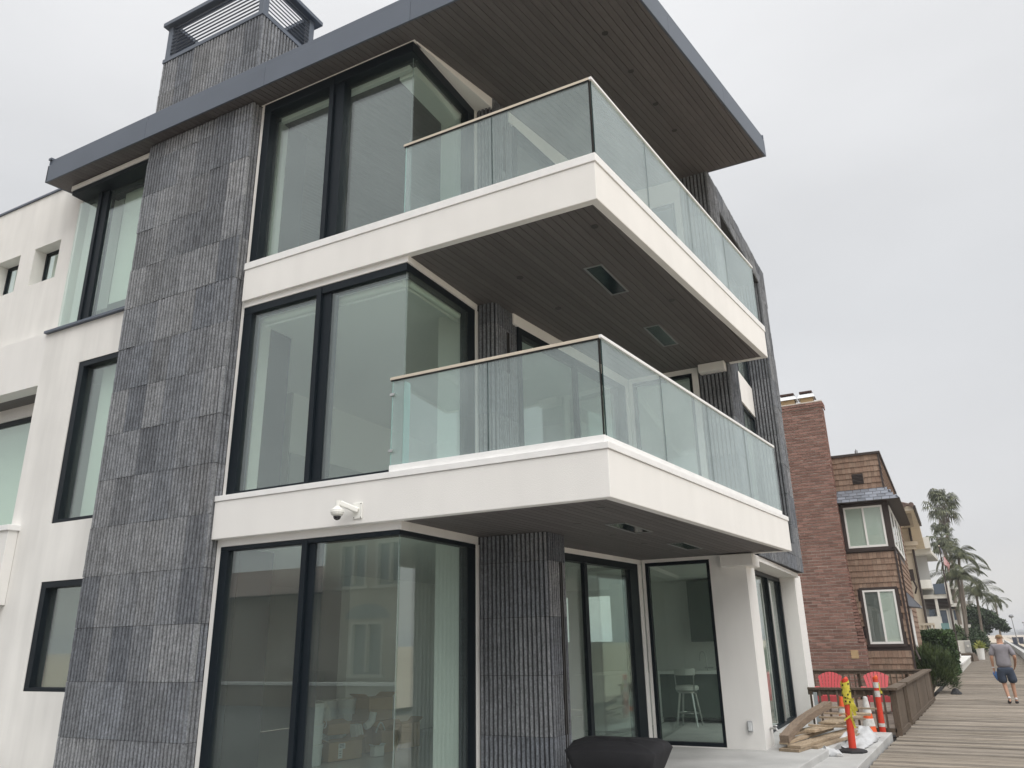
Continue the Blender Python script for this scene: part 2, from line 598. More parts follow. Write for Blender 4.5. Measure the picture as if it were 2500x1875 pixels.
for k in range(9):
    z = 9.71 + k * 0.078
    for (x0, x1, y0, y1, ax) in ((XP0 + 0.13, XP1 - 0.12, 6.83, 6.83, 0), (XP1 - 0.03, XP1 - 0.03, 6.91, 7.83, 1), (XP0 + 0.13, XP1 - 0.12, 7.90, 7.90, 0), (XP0 + 0.05, XP0 + 0.05, 6.91, 7.83, 1)):
        s_ = MB()
        c = ((x0 + x1) / 2, (y0 + y1) / 2, z)
        if ax == 0:
            s_.obox(c, ((x1 - x0) / 2, 0, 0), (0, 0.019, 0.015 if y0 < 7 else -0.015), (0, -0.003, 0.004))
        else:
            s_.obox(c, (0, (y1 - y0) / 2, 0), (0.019, 0, -0.015 if x0 > -9 else 0.015), (0.003, 0, 0.004))
        obj('louvre_slat', s_, M['slate_metal'], lv)

# --- roof ----------------------------------------------------------------------------
RP = [(-12.73, 6.61), (-2.233, 6.61), (-1.328, 12.98), (-2.75, 12.981), (-2.75, 19.0), (-12.73, 19.0)]
RC = [(-12.73, 6.61), (-2.233, 6.61), (-1.328, 12.98), (-12.73, 12.98)]
b = MB()
zz = lambda x, y: zsoff(x, y)
b.prism([(-12.70, 6.64), (-2.262, 6.64), (-1.362, 12.95), (-2.78, 12.951), (-2.78, 18.97), (-12.70, 18.97)], 0.03, 0.40, zz)
roof = obj('roof', b, M['slate_metal'], H)
def fascia(p, q, nseg):
    """sheet metal fascia in lengths with hairline joints, lower face plus upper drip strip"""
    p, q = Vector((p[0], p[1], 0)), Vector((q[0], q[1], 0))
    d = (q - p).normalized()
    nrm = Vector((d.y, -d.x, 0))
    for i in range(nseg):
        a, c = p.lerp(q, i / nseg), p.lerp(q, (i + 1) / nseg)
        a = a + d * (0.0025 if i else 0)
        c = c - d * (0.0025 if i < nseg - 1 else 0)
        inn = -nrm * 0.03
        for nm, h0, h1, off in (('fascia_panel', 0.0, 0.345, 0.0), ('drip_strip', 0.357, 0.46, -0.022)):
            bb = MB()
            o_ = nrm * off
            bb.prism([tuple((a + o_)[:2]), tuple((c + o_)[:2]), tuple((c + inn)[:2]), tuple((a + inn)[:2])], h0, h1, zz)
            obj(nm, bb, M['slate_metal'], roof, bev=0.003)
fascia(RP[0], RP[1], 4)
fascia(RP[1], RP[2], 3)
fascia(RP[5], RP[0], 4)
fascia(RP[2], RP[3], 1)
obj('gravel_stop', MB().prism([(-12.74, 6.60), (-12.66, 6.60), (-12.66, 12), (-12.74, 12)], 0.462, 0.50, zz), M['slate_metal'], roof)

def boards(parent, cv, zfun, w=0.1005, slope=0.10, x0=-13.5, x1=0.5, y0=6.0, y1=14.5):
    x = x0
    while x < x1:
        def lx(y):
            return x + (y - y0) * slope
        poly = [(lx(y0) + 0.004, y0), (lx(y0) + w - 0.004, y0), (lx(y1) + w - 0.004, y1), (lx(y1) + 0.004, y1)]
        pc = clip(poly, cv)
        # drop slivers
        pc2 = []
        for p in pc:
            if not pc2 or (abs(p[0] - pc2[-1][0]) + abs(p[1] - pc2[-1][1])) > 1e-5:
                pc2.append(p)
        if len(pc2) >= 3:
            obj('soffit_board', MB().prism(pc2, 0.0, 0.02, zfun), M['soffit'], parent)
        x += w
RCi = [(-12.70, 6.64), (-2.262, 6.64), (-1.362, 12.95), (-12.70, 12.95)]
boards(roof, RCi, zz, slope=0.115)
obj('soffit_backing', MB().prism(RCi, 0.0215, 0.028, zz), M['black'], roof)

# --- balconies -----------------------------------------------------------------------
def cans(parent, pts):
    for (x, y, z) in pts:
        bb = MB()
        bb.lathe([(0.033, -0.003), (0.045, -0.004), (0.047, 0.0), (0.047, 0.01)], (x, y, z), 14)
        obj('recessed_light', bb, M['bronze'], parent)
def heater(parent, x, y, z, L_=0.95, W_=0.26, sl_=0.03):
    bb = MB()
    h = obj('ceiling_heater', MB().obox((x, y, z - 0.004), (W_ / 2 - 0.03, 0, 0), (0.015, L_ / 2 - 0.03, 0), (0, 0, 0.003)), M['heater'], parent)
    for sx in (-1, 1):
        bb.obox((x + sx * (W_ / 2 - 0.015), y, z - 0.007), (0.013, 0, 0), (0.015, L_ / 2, 0), (0, 0, 0.005))
    for sy_ in (-1, 1):
        bb.obox((x + sy_ * 0.015, y + sy_ * (L_ / 2 - 0.015), z - 0.0075), (W_ / 2 - 0.03, 0, 0), (0.001, 0.013, 0), (0, 0, 0.0045))
    obj('heater_trim', bb, mat('heater_trim', (0.10, 0.105, 0.105), 0.5) if 'heater_trim' not in M else M['heater_trim'], h)
M['heater_trim'] = mat('heater_trim', (0.22, 0.23, 0.23), 0.45)
def balcony(level, ys, ff, zb, zt, zflash, curb, x_left, xr0):
    B = D.objects.new('balcony', None)
    place(B, H, (ff(ys), ys, zb))
    out = [(x_left, ys), (ff(ys), ys), (ff(END), END), (-2.43, END), (-2.43, YI - 0.004), (wb(YI) - 0.3, YI - 0.004), (XW - 0.35, 9.2), (XW - 0.35, ys + 0.16), (x_left, ys + 0.16)]
    # stucco upstand: front and beach faces as one band, with the deck behind
    t = 0.10
    band = [(x_left, ys), (ff(ys), ys), (ff(END), END), (-2.43, END), (-2.43, END - t), (ff(END) - t, END - t), (ff(ys + t) - t, ys + t), (x_left, ys + t)]
    obj('slab_edge', MB().prism(band, zb, zflash), M['stucco'], B, bev=0.008)
    obj('slab', MB().prism([(XW - 0.02, ys + t), (ff(ys + t) - t, ys + t), (ff(END) - t, END - t), (-2.45, END - t), (-2.45, YI - 0.006), (wb(YI) - 0.02, YI - 0.006), (XW - 0.02, 9.4)], zb + 0.06, zflash - 0.03), M['concrete'], B)
    # soffit boards, 4 mm above the stucco lip
    cv = [(x_left + 0.004, ys + 0.004), (ff(ys) - 0.004, ys + 0.004), (ff(END) - 0.006, END - 0.004), (x_left + 0.004, END - 0.004)]
    cvb = [(x_left + 0.01, ys + t), (ff(ys + t) - t - 0.002, ys + t + 0.002), (ff(END) - t - 0.002, YI - 0.008), (x_left + 0.01, YI - 0.008)]
    cvs = [(XW - 0.36, ys + t + 0.002), (ff(ys + t) - t - 0.002, ys + t + 0.002), (ff(END) - t - 0.002, END - t - 0.002), (XW - 0.36, END - t - 0.002)]
    boards(B, cvs, lambda x, y: zb + 0.006, slope=0.075, x0=-6.6, x1=-1.2)
    obj('soffit_backing', MB().prism(cvs, zb + 0.0275, zb + 0.035), M['black'], B)
    # metal flashing
    fo, fi = 0.014, 0.11
    fl_ = [(x_left, ys - fo), (ff(ys) + fo, ys - fo), (ff(END) + fo, END + fo), (-2.43, END + fo), (-2.43, END - fi), (ff(END) - fi, END - fi), (ff(ys + fi) - fi, ys + fi), (x_left, ys + fi)]
    obj('flashing', MB().prism(fl_, zflash + 0.001, zt), M['white_metal'], B, bev=0.004)
    return B
BU = balcony(3, YU, fu, 4.58, 5.165, 5.06, 0, -7.800, 0)
BL = balcony(2, YL, fl, 1.303, 1.85, 1.78, 0, -7.866, 0)
# curb of the lower balcony
cb = [(-5.19, 6.925), (fl(6.925) - 0.055, 6.925), (fl(12.97) - 0.055, 12.97), (fl(12.97) - 0.155, 12.97), (fl(7.03) - 0.155, 7.03), (-5.19, 7.03)]
obj('curb', MB().prism(cb, 1.851, 1.94), M['white_metal'], BL, bev=0.004)
heater(BU, -3.12, 8.83, 4.586)
heater(BU, -3.08, 11.12, 4.586)
heater(BL, -3.09, 9.0, 1.309)
heater(BL, -3.04, 11.27, 1.309)
cans(BU, [(-2.74, 7.45, 4.586), (-4.10, 8.19, 4.586), (-4.07, 9.34, 4.586), (-2.55, 9.9, 4.586)])
cans(BL, [(-2.85, 7.44, 1.309), (-3.50, 8.35, 1.309), (-3.51, 9.54, 1.309), (-3.46, 10.65, 1.309), (-3.38, 11.73, 1.309), (-2.22, 12.69, 1.309)])
cans(roof, [(x, y, zsoff(x, y)) for x, y in ((-2.702, 8.226), (-2.667, 9.223), (-2.60, 10.238), (-2.556, 11.17))])

def railing(parent, yr, xc, zg0, zcap, xs, ysj, xl):
    """frameless glass railing: side run along X then front run along the skewed edge"""
    fx = lambda y: xc + (y - yr) * SK
    root = D.objects.new('railing', None)
    place(root, parent, (xc, yr, zg0))
    th = 0.013
    # side run
    for a, c in zip(xs, xs[1:]):
        g_ = MB().box(a + 0.006, c - 0.006, yr - th / 2, yr + th / 2, zg0, zcap - 0.004)
        p = obj('glass_panel', g_, M['railglass'], root)
        for u0, u1 in ((a + 0.002, a + 0.0055), (c - 0.0055, c - 0.002)):
            obj('glass_edge', MB().box(u0, u1, yr - th / 2, yr + th / 2, zg0, zcap - 0.005), M['edgeglass'] if u0 == xs[0] + 0.002 else M['darkedge'], p)
    n = Vector((1, -SK, 0)).normalized()
    for i, (a, c) in enumerate(zip(ysj, ysj[1:])):
        a2, c2 = a + 0.006 + (0.012 if i == 0 else 0), c - 0.006
        q = [(fx(a2), a2), (fx(c2), c2), (fx(c2) - th, c2), (fx(a2) - th, a2)]
        p = obj('glass_panel', MB().prism(q, zg0, zcap - 0.004), M['railglass'], root)
        for b0, b1 in ((a2 - .004, a2 - .0005), (c2 + .0005, c2 + .004)):
            obj('glass_edge', MB().prism([(fx(b0), b0), (fx(b1), b1), (fx(b1) - th, b1), (fx(b0) - th, b0)], zg0, zcap - 0.005), M['darkedge'], p)
    w = 0.017
    xa = xl - 0.03
    cap = MB().box(xa, xc - w, yr - w, yr + w, zcap, zcap + 0.036)
    obj('cap_rail', cap, M['oak'], root, bev=0.003)
    e2 = ysj[-1]
    cap = MB().prism([(xc - w + 0.002, yr - w), (xc + w, yr - w), (fx(e2) + w, e2), (fx(e2) - w, e2), (xc - w + 0.002, yr + w)], zcap, zcap + 0.036)
    obj('cap_rail', cap, M['white_metal'], root, bev=0.003)
    obj('gasket', MB().box(xa + 0.01, xc - w, yr - w - 0.001, yr + w, zcap - 0.012, zcap - 0.001), M['black'], root)
    obj('corner_seal', MB().box(xc - 0.03, xc - 0.017, yr - 0.008, yr + 0.008, zg0, zcap - 0.013), M['black'], root)
    # return pane against the window
    rp = MB().box(xl - 0.006, xl + 0.006, yr + 0.02, yr + 0.34 if False else yr + 0.012, zg0, zcap)
    return root
RU = railing(BU, 7.03, -2.529, 5.17, 6.27, (-5.16, -3.858, -2.548), (7.03, 8.491, 9.964, 11.463, 12.95), -5.16)
RL = railing(BL, 6.975, -2.575, 1.942, 2.982, (-5.21, -3.915, -2.595), (6.975, 8.46, 9.965, 11.472, 12.968), -5.21)
for z in (2.80, 2.12):
    obj('glass_clamp', MB().box(-5.235, -5.17, 6.952, 6.998, z - 0.017, z + 0.017), M['steel'], RL, bev=0.003)
# short glass return beside the corner window
obj('return_pane', MB().box(-5.055, -5.043, 6.995, 7.10, 1.945, 2.95), M['edgeglass'], RL)

# --- corner windows, three storeys ----------------------------------------------------
def window(parent, name='window', loc=(0, 0, 0)):
    w = D.objects.new(name, None)
    place(w, parent, loc)
    return w
def corner_window(zt, zg, zb, hj, mull, jamb_l, gy=7.0, cx=0.0):
    """zt frame top, zg glass top, zb bottom; mull = (x0, x1); jamb_l = (x0, x1)"""
    W = window(H, 'corner_window', (XW, YF, zb))
    D0, D1 = YF, 7.14
    XG = XW - cx
    rail = MB().box(jamb_l[0], XW, D0, D1, zg, zt)
    rail.prism([(XW - 0.12, D1), (XW, D1), (XW, YE), (XW - 0.12, YE)], zg, zt)
    obj('head_frame', rail, M['frame'], W, bev=0.004)
    obj('jamb_frame', MB().box(jamb_l[0], jamb_l[1], D0 + 0.002, D1, zb, zg), M['frame'], W, bev=0.004)
    obj('jamb_frame', MB().box(XW - 0.13, XW - 0.002, YE - 0.19, YE, zb, zg), M['frame'], W, bev=0.004)
    obj('mullion', MB().box(mull[0], mull[0] + 0.075, D0 - 0.012, D1, zb, zt - 0.02), M['frame'], W, bev=0.003)
    obj('mullion', MB().box(mull[0] + 0.079, mull[1], D0 + 0.03, D1, zb, zg), M['frame'], W, bev=0.003)
    sf = MB().box(jamb_l[1], XW - 0.02, D0 + 0.004, D1, zb, zb + 0.05)
    sf.box(XW - 0.12, XW - 0.004, D1, YE - 0.19, zb, zb + 0.05)
    obj('sill_frame', sf, M['frame'], W)
    gz0, gz1 = zb + 0.05, zg
    obj('pane', MB().box(jamb_l[1], mull[0] + 0.02, gy + 0.002, gy + 0.026, gz0, gz1), M['glass'], W)
    obj('pane', MB().box(mull[1] - 0.02, XG - 0.032, gy, gy + 0.024, gz0, gz1), M['glass'], W)
    obj('pane', MB().box(XG - 0.028, XG - 0.006, gy + 0.001, YE - 0.19, gz0, gz1), M['glass'], W)
    obj('corner_seal', MB().box(XG - 0.0325, XG - 0.0285, gy - 0.002, gy + 0.001, gz0, gz1), M['cornerseal'], W)
    return W
W3 = corner_window(7.905, 7.745, 5.168, 0, (-6.49, -6.25), (-7.79, -7.655), 7.082, 0.05)
W2 = corner_window(4.495, 4.39, 1.852, 0, (-6.47, -6.25), (-7.79, -7.64))
W1 = corner_window(1.212, 1.16, PAT, 0, (-6.43, -6.25), (-7.775, -7.64))

# white trim around the windows (stucco returns)
def wall(mb, name='wall', m='stucco', bev=0.006):
    return obj(name, mb, M[m], H, bev=bev)
tb = MB()
for z0, z1, zlo, zhi in ((PAT - 0.5, 1.303 + 0.05, 1.214, 1.353), (1.853, 4.63, 4.497, 4.63), (5.167, 7.99, 7.907, 7.99)):
    pass
wall(MB().box(XP1 + 0.002, -7.778, 6.972, 7.2, -2.1, 1.303 + 0.10), 'window_trim')
wall(MB().box(-7.777, XW + 0.02, 6.96, 7.12, 1.214, 1.36), 'window_trim')
wall(MB().prism([(XW - 0.1, 7.122), (XW + 0.02, 7.122), (XW + 0.02, 8.655), (XW - 0.1, 8.655)], 1.214, 1.36), 'window_trim')
wall(MB().box(XW - 0.12, XW + 0.015, YE + 0.001, 8.69, -1.7, 1.213), 'window_trim')
wall(MB().box(XP1 + 0.002, -7.793, 6.972, 7.2, 1.852, 4.62), 'window_trim')
wall(MB().box(-7.792, XW + 0.02, 6.945, 7.12, 4.497, 4.63), 'window_trim')
wall(MB().prism([(XW - 0.1, 7.122), (XW + 0.02, 7.122), (XW + 0.02, 8.655), (XW - 0.1, 8.655)], 4.497, 4.63), 'window_trim')
wall(MB().box(XW - 0.12, XW + 0.015, YE + 0.001, 8.69, 1.87, 4.496), 'window_trim')
wall(MB().box(XP1 + 0.002, -7.793, 6.972, 7.2, 5.167, 7.905), 'window_trim')
wall(MB().box(-7.855, XW + 0.03, 6.945, 7.12, 7.907, 7.919), 'window_trim')
wall(MB().prism([(XW - 0.1, 7.122), (XW + 0.03, 7.0), (wb(8.75), 8.75), (wb(8.75), 8.76), (XW - 0.1, 8.76)], 7.907, 8.18), 'window_trim')
wall(MB().box(XW - 0.12, XW + 0.015, YE + 0.001, 8.69, 5.17, 7.906), 'window_trim')

# --- stone columns beside the corner windows -----------------------------------------
def arc(cx, cy_, r, a0, a1, n=5):
    return [(cx + r * math.cos(R(a0 + (a1 - a0) * i / n)), cy_ + r * math.sin(R(a0 + (a1 - a0) * i / n))) for i in range(n + 1)]
def stone_column(xr, z0, z1, y0=8.66, y1=9.17, xl=-5.025):
    pts = [(xl, y0)] + arc(xr - 0.10, y0 + 0.10, 0.10, -90, 0) + [(xr, y1)]
    c = obj('stone_column', MB().prism([(xl, y0 + 0.025), (xr - 0.11, y0 + 0.025), (xr - 0.025, y0 + 0.12), (xr - 0.025, y1 + 0.05), (xl - 0.3, y1 + 0.05), (xl - 0.3, y0 + 0.04)], z0, z1), M['stone_core'], H)
    stone_face(c, pts, z0, z1, joints, tile=0.5, pitch=0.064)
    sb = MB().box(xr - 0.03, xr + 0.004, 9.005, 9.02, max(z0 + 0.3, z0), z1 - 0.35)
    sb.box(xr - 0.03, xr + 0.004, 9.06, 9.075, max(z0 + 0.3, z0), z1 - 0.35)
    obj('light_slot', MB().box(xr - 0.03, xr + 0.002, 9.021, 9.059, z0 + 0.3, z1 - 0.35), M['black'], c)
    obj('slot_trim', sb, M['bronze'], c)
    return c
stone_column(-4.045, PAT - 0.3, 1.306)
stone_column(-4.735, 1.87, 4.583, y1=9.33)
stone_column(-4.74, 5.17, 8.12, y1=9.42)

# --- beach wall with sliding doors (behind the balconies) ----------------------------
def skew_bar(mb, y0, y1, z0, z1, o0, o1):
    """slab along the skewed beach wall, offsets o0 (inner) to o1 (outer)"""
    return mb.prism([(wb(y0) + o0, y0), (wb(y0) + o1, y0), (wb(y1) + o1, y1), (wb(y1) + o0, y1)], z0, z1)
def slider(zb, zt, ztop, y0=9.3, y1=12.78):
    W = window(H, 'sliding_door', (wb(11), 11, zb))
    zf = zt
    fr = MB()
    skew_bar(fr, y0, y1, zf - 0.10, zf, -0.16, -0.01)
    obj('head_frame', fr, M['frame'], W)
    skew = skew_bar(MB(), y1 - 0.30, y1, zb, zf - 0.101, -0.16, -0.012)
    obj('jamb_frame', skew, M['frame'], W)
    obj('jamb_frame', skew_bar(MB(), y0, y0 + 0.10, zb, zf - 0.101, -0.16, -0.012), M['frame'], W)
    ym = y0 + (y1 - y0) * 0.5
    obj('stile', skew_bar(MB(), ym - 0.05, ym + 0.05, zb, zf - 0.101, -0.10, -0.04), M['frame'], W)
    obj('sill_frame', skew_bar(MB(), y0 + 0.1, y1 - 0.3, zb, zb + 0.03, -0.15, -0.03), M['frame'], W)
    obj('pane', skew_bar(MB(), y0 + 0.1, ym - 0.05, zb + 0.03, zf - 0.1, -0.10, -0.085), M['glass'], W)
    obj('pane', skew_bar(MB(), ym + 0.05, y1 - 0.3, zb + 0.03, zf - 0.1, -0.07, -0.055), M['glass'], W)
    # stucco above, beside
    wall(skew_bar(MB(), 9.17, 12.9, zf + 0.002, ztop, -0.18, 0.0), 'wall')
    wall(skew_bar(MB(), y1 + 0.002, 12.9, zb - 0.1, zf, -0.18, 0.001), 'wall')
slider(PAT, 1.235, 1.38)
slider(1.87, 4.42, 4.64)
slider(5.18, 7.95, 8.52)

# --- wall facing the camera at the end of the balconies --------------------------------
XK = -2.53
def end_wall(zb, zt, wx0, wx1, wz0, wz1, x0=-4.26, x1=XK):
    W = window(H, 'window', ((wx0 + wx1) / 2, YI, wz0))
    y0, y1 = YI, YI + 0.22
    f = 0.055
    fr = MB().box(wx0, wx1, y0 + 0.02, y0 + 0.12, wz1 - f, wz1)
    fr.box(wx0, wx0 + f, y0 + 0.02, y0 + 0.12, wz0 + f, wz1 - f).box(wx1 - f, wx1, y0 + 0.02, y0 + 0.12, wz0 + f, wz1 - f).box(wx0, wx1, y0 + 0.02, y0 + 0.12, wz0, wz0 + f)
    obj('window_frame', fr, M['frame'], W, bev=0.003)
    obj('pane', MB().box(wx0 + f, wx1 - f, y0 + 0.06, y0 + 0.08, wz0 + f, wz1 - f), M['glass'], W)
    wl = MB().box(x0, wx0 - 0.001, y0, y1, zb, zt).box(wx1 + 0.001, x1, y0, y1, zb, zt).box(wx0, wx1, y0 + 0.001, y1, wz1 + 0.001, zt)
    if wz0 - zb > 0.02:
        wl.box(wx0, wx1, y0 + 0.001, y1, zb, wz0 - 0.001)
    obj('wall', wl, M['stucco'], H)
end_wall(PAT - 0.2, 1.34, -4.215, -3.112, PAT + 0.015, 1.255)
end_wall(1.87, 4.60, -4.20, -3.09, 1.90, 4.50, x1=-2.98)
end_wall(5.18, 8.52, -4.20, -3.10, 5.20, 8.0, x1=-2.98)

# --- far stone frame on white piers ----------------------------------------------------
SF = D.objects.new('stone_frame', None)
place(SF, H, (-2.42, 13, 1.4))
fx = lambda y: -2.425 + (y - 12.9) * 0.02
Y2 = 18.05
def stone_block(pts_core, faces, z0, z1, tile=0.5):
    c = obj('stone_backing', MB().prism(pts_core, z0, z1), M['stone_core'], SF)
    for f_ in faces:
        stone_face(c, f_, z0, z1, joints, tile=tile, pitch=0.066)
ins = 0.024
# near pier
stone_block([(-2.97, YI + ins), (fx(YI) - ins, YI + ins), (fx(13.62) - ins, 13.62), (-2.97, 13.62)], [[(-2.975, YI), (fx(YI), YI)], [(fx(YI), YI), (fx(13.62), 13.62)]], 1.36, 8.53)
# far pier
stone_block([(-2.95, 17.28 + ins), (fx(17.28) - ins, 17.28 + ins), (fx(Y2) - ins, Y2), (-2.95, Y2)], [[(-2.95, 17.28), (fx(17.28), 17.28)], [(fx(17.28), 17.28), (fx(Y2), Y2)]], 1.33, 7.98)
# header across the top
stone_block([(-2.95, 13.63), (fx(13.62) - ins, 13.63), (fx(Y2) - ins, Y2), (-2.95, Y2)], [[(fx(13.62), 13.62), (fx(Y2), Y2)]], 7.99, 8.55)
# band over the ground floor piers
stone_block([(-2.95, 13.63), (fx(13.62) - ins, 13.63), (fx(17.27) - ins, 17.27), (-2.95, 17.27)], [[(fx(13.62), 13.62), (fx(17.27), 17.27)]], 1.33, 1.86)
# soffit under the band
obj('wall', MB().box(-2.96, -2.45, 12.95, Y2, 1.24, 1.325), M['stucco'], H)
# recessed glazing between the piers
def bay(zb, zt, zf0):
    W = window(H, 'bay_window', (-2.85, 15.5, zb))
    x = -2.86
    obj('head_frame', MB().box(x - 0.06, x + 0.03, 13.6, 17.34, zt - 0.07, zt), M['frame'], W)
    obj('sill_frame', MB().box(x - 0.06, x + 0.03, 13.6, 17.34, zb, zb + 0.06), M['frame'], W)
    for yy in (13.62, 15.95, 17.24):
        obj('mullion', MB().box(x - 0.06, x + 0.04, yy, yy + 0.09, zb + 0.06, zt - 0.07), M['frame'], W)
    for a, c in ((13.71, 15.95), (16.04, 17.24)):
        obj('pane', MB().box(x - 0.02, x, a, c, zb + 0.06, zt - 0.07), M['glass'], W)
bay(1.87, 4.72, 0)
bay(5.40, 7.98, 0)
wall(MB().box(-2.95, -2.80, 13.64, 17.27, 4.72, 5.40), 'wall')
# ground: white piers and tall window
wall(MB().box(-3.0, XK, YI + 0.22, 13.60, PAT - 0.3, 1.24), 'wall')
wall(MB().box(-2.87, XK, 17.98, 18.90, PAT - 0.3, 1.32), 'wall')
W = window(H, 'tall_window', (-2.86, 15.8, PAT))
obj('head_frame', MB().box(-2.95, -2.84, 13.61, 17.97, 1.16, 1.235), M['frame'], W)
obj('sill_frame', MB().box(-2.95, -2.84, 13.61, 17.97, PAT, PAT + 0.05), M['frame'], W)
for yy in (13.61, 16.45, 17.84):
    obj('mullion', MB().box(-2.95, -2.83, yy, yy + 0.12, PAT + 0.05, 1.16), M['frame'], W)
obj('door_rail', MB().tube([(-2.80, 16.40, PAT + 0.1), (-2.80, 16.40, 1.05)], 0.018, 8), M['steel'], W)
for a, c in ((13.73, 16.45), (16.57, 17.84)):
    obj('pane', MB().box(-2.91, -2.89, a, c, PAT + 0.05, 1.16), M['glass'], W)
# white bulkheads under the balconies
obj('bulkhead', MB().box(-2.90, -2.385, 12.74, 13.3, 1.105, 1.29), M['stucco'], H, bev=0.01)
obj('bulkhead', MB().box(-2.93, -2.475, 12.73, 12.94, 4.425, 4.575), M['stucco'], H, bev=0.01)
# weatherproof outlet and hose tap on the end wall
oc = obj('outlet_cover', MB().box(-2.765, -2.69, YI - 0.045, YI - 0.001, -1.335, -1.18), mat('grey_plastic', (0.38, 0.39, 0.40), 0.35), H, bev=0.01)
obj('clear_lid', MB().box(-2.755, -2.70, YI - 0.062, YI - 0.046, -1.32, -1.20), mat('pale_plastic', (0.62, 0.64, 0.65), 0.2), oc, bev=0.008)
ht = MB().tube([(XK, 13.35, -1.32), (XK + 0.09, 13.35, -1.32), (XK + 0.12, 13.35, -1.36)], 0.018, 8)
ht.lathe([(0.035, -0.006), (0.038, 0), (0.035, 0.006)], (XK + 0.085, 13.35, -1.285), 10)
ht.lathe([(0.05, -0.004), (0.05, 0.004)], (XK + 0.006, 13.35, -1.32), 10)
obj('hose_tap', ht, M['steel'], H)

# --- left wing -------------------------------------------------------------------------
def holed_wall(x0, x1, z0, z1, y0, y1, holes, name='wall', m='stucco_dirty'):
    """wall with rectangular openings (x0, x1, z0, z1), built from butted boxes"""
    xs_ = sorted(set([x0, x1] + [h[0] for h in holes] + [h[1] for h in holes]))
    zs_ = sorted(set([z0, z1] + [h[2] for h in holes] + [h[3] for h in holes]))
    xs_ = [x for x in xs_ if x0 <= x <= x1]
    zs_ = [z for z in zs_ if z0 <= z <= z1]
    bm_ = bmesh.new()
    nx, nz = len(xs_) - 1, len(zs_) - 1
    solid = lambda i, k: 0 <= i < nx and 0 <= k < nz and not any(h[0] <= (xs_[i] + xs_[i + 1]) / 2 <= h[1] and h[2] <= (zs_[k] + zs_[k + 1]) / 2 <= h[3] for h in holes)
    def q(*p):
        bm_.faces.new([bm_.verts.new(v) for v in p])
    for i in range(nx):
        for k in range(nz):
            if not solid(i, k):
                continue
            a, c, lo, hi = xs_[i], xs_[i + 1], zs_[k], zs_[k + 1]
            q((a, y0, lo), (c, y0, lo), (c, y0, hi), (a, y0, hi))
            q((c, y1, lo), (a, y1, lo), (a, y1, hi), (c, y1, hi))
            if not solid(i - 1, k):
                q((a, y1, lo), (a, y0, lo), (a, y0, hi), (a, y1, hi))
            if not solid(i + 1, k):
                q((c, y0, lo), (c, y1, lo), (c, y1, hi), (c, y0, hi))
            if not solid(i, k - 1):
                q((a, y1, lo), (c, y1, lo), (c, y0, lo), (a, y0, lo))
            if not solid(i, k + 1):
                q((a, y0, hi), (c, y0, hi), (c, y1, hi), (a, y1, hi))
    bmesh.ops.remove_doubles(bm_, verts=bm_.verts, dist=1e-5)
    me = D.meshes.new(name)
    bm_.to_mesh(me)
    bm_.free()
    return obj(name, me, M[m], H)
# lower block: carries the windows beside the pier
holed_wall(-12.62, XP0 + 0.02, -2.2, 5.155, 7.09, 7.35, [(-11.60, XP0 + 0.03, 1.85, 4.46), (-11.585, XP0 + 0.03, -0.515, 0.99)])
# balcony recess to the left: wall above and jambs
holed_wall(-20.5, -12.62, 4.24, 5.20, 7.091, 7.35, [], m='stucco')
# upper wall with square windows
sq = [(-13.80, -13.02, 6.42, 7.19), (-15.03, -14.25, 6.42, 7.19), (-16.3, -15.5, 6.42, 7.19)]
holed_wall(-20.5, -12.56, 5.15, 8.32, 7.24, 7.50, sq)
obj('parapet_cap', MB().box(-20.5, -12.0, 7.21, 7.52, 8.321, 8.36), M['slate_metal'], H)
for h in sq:
    W = window(H, 'square_window', (h[0], 7.48, h[2]))
    fr = MB()
    a, c, lo, hi = h
    f = 0.035
    y0, y1 = 7.46, 7.53
    fr.box(a, c, y0, y1, hi - f, hi).box(a, c, y0, y1, lo, lo + f).box(a, a + f, y0, y1, lo + f, hi - f).box(c - f, c, y0, y1, lo + f, hi - f)
    obj('window_frame', fr, M['frame'], W)
    obj('pane', MB().box(a + f, c - f, 7.49, 7.50, lo + f, hi - f), M['glass'], W)
    obj('shade', MB().box(a, c, 7.62, 7.63, lo - 0.1, hi + 0.1), M['interior'], W)
# recess interior
obj('recess_soffit', MB().box(-20.5, -12.625, 7.10, 7.80, 4.245, 4.29), M['soffit'], H)
holed_wall(-20.5, -12.45, 1.4, 4.244, 7.66, 7.80, [(-19.0, -12.98, 1.5, 4.02)], m='stucco')
W = window(H, 'recess_window', (-15, 7.7, 2))
obj('head_frame', MB().box(-19, -12.98, 7.70, 7.78, 3.94, 4.02), M['frame'], W)
obj('jamb_frame', MB().box(-13.05, -12.98, 7.70, 7.78, 1.5, 3.939), M['frame'], W)
obj('pane', MB().box(-19, -13.05, 7.73, 7.75, 1.5, 3.94), M['glass'], W)
obj('shade', MB().box(-19, -12.6, 7.95, 7.97, 1.3, 4.3), M['shade'], W)
wall(MB().box(-20.5, -12.39, 6.93, 7.085, 0.69, 1.80), 'parapet', 'stucco')
obj('parapet_flashing', MB().box(-20.5, -12.36, 6.90, 7.10, 1.80, 1.885), M['white_metal'], H, bev=0.005)
holed_wall(-20.5, -12.62, -2.2, 0.69, 7.092, 7.35, [], m='stucco')
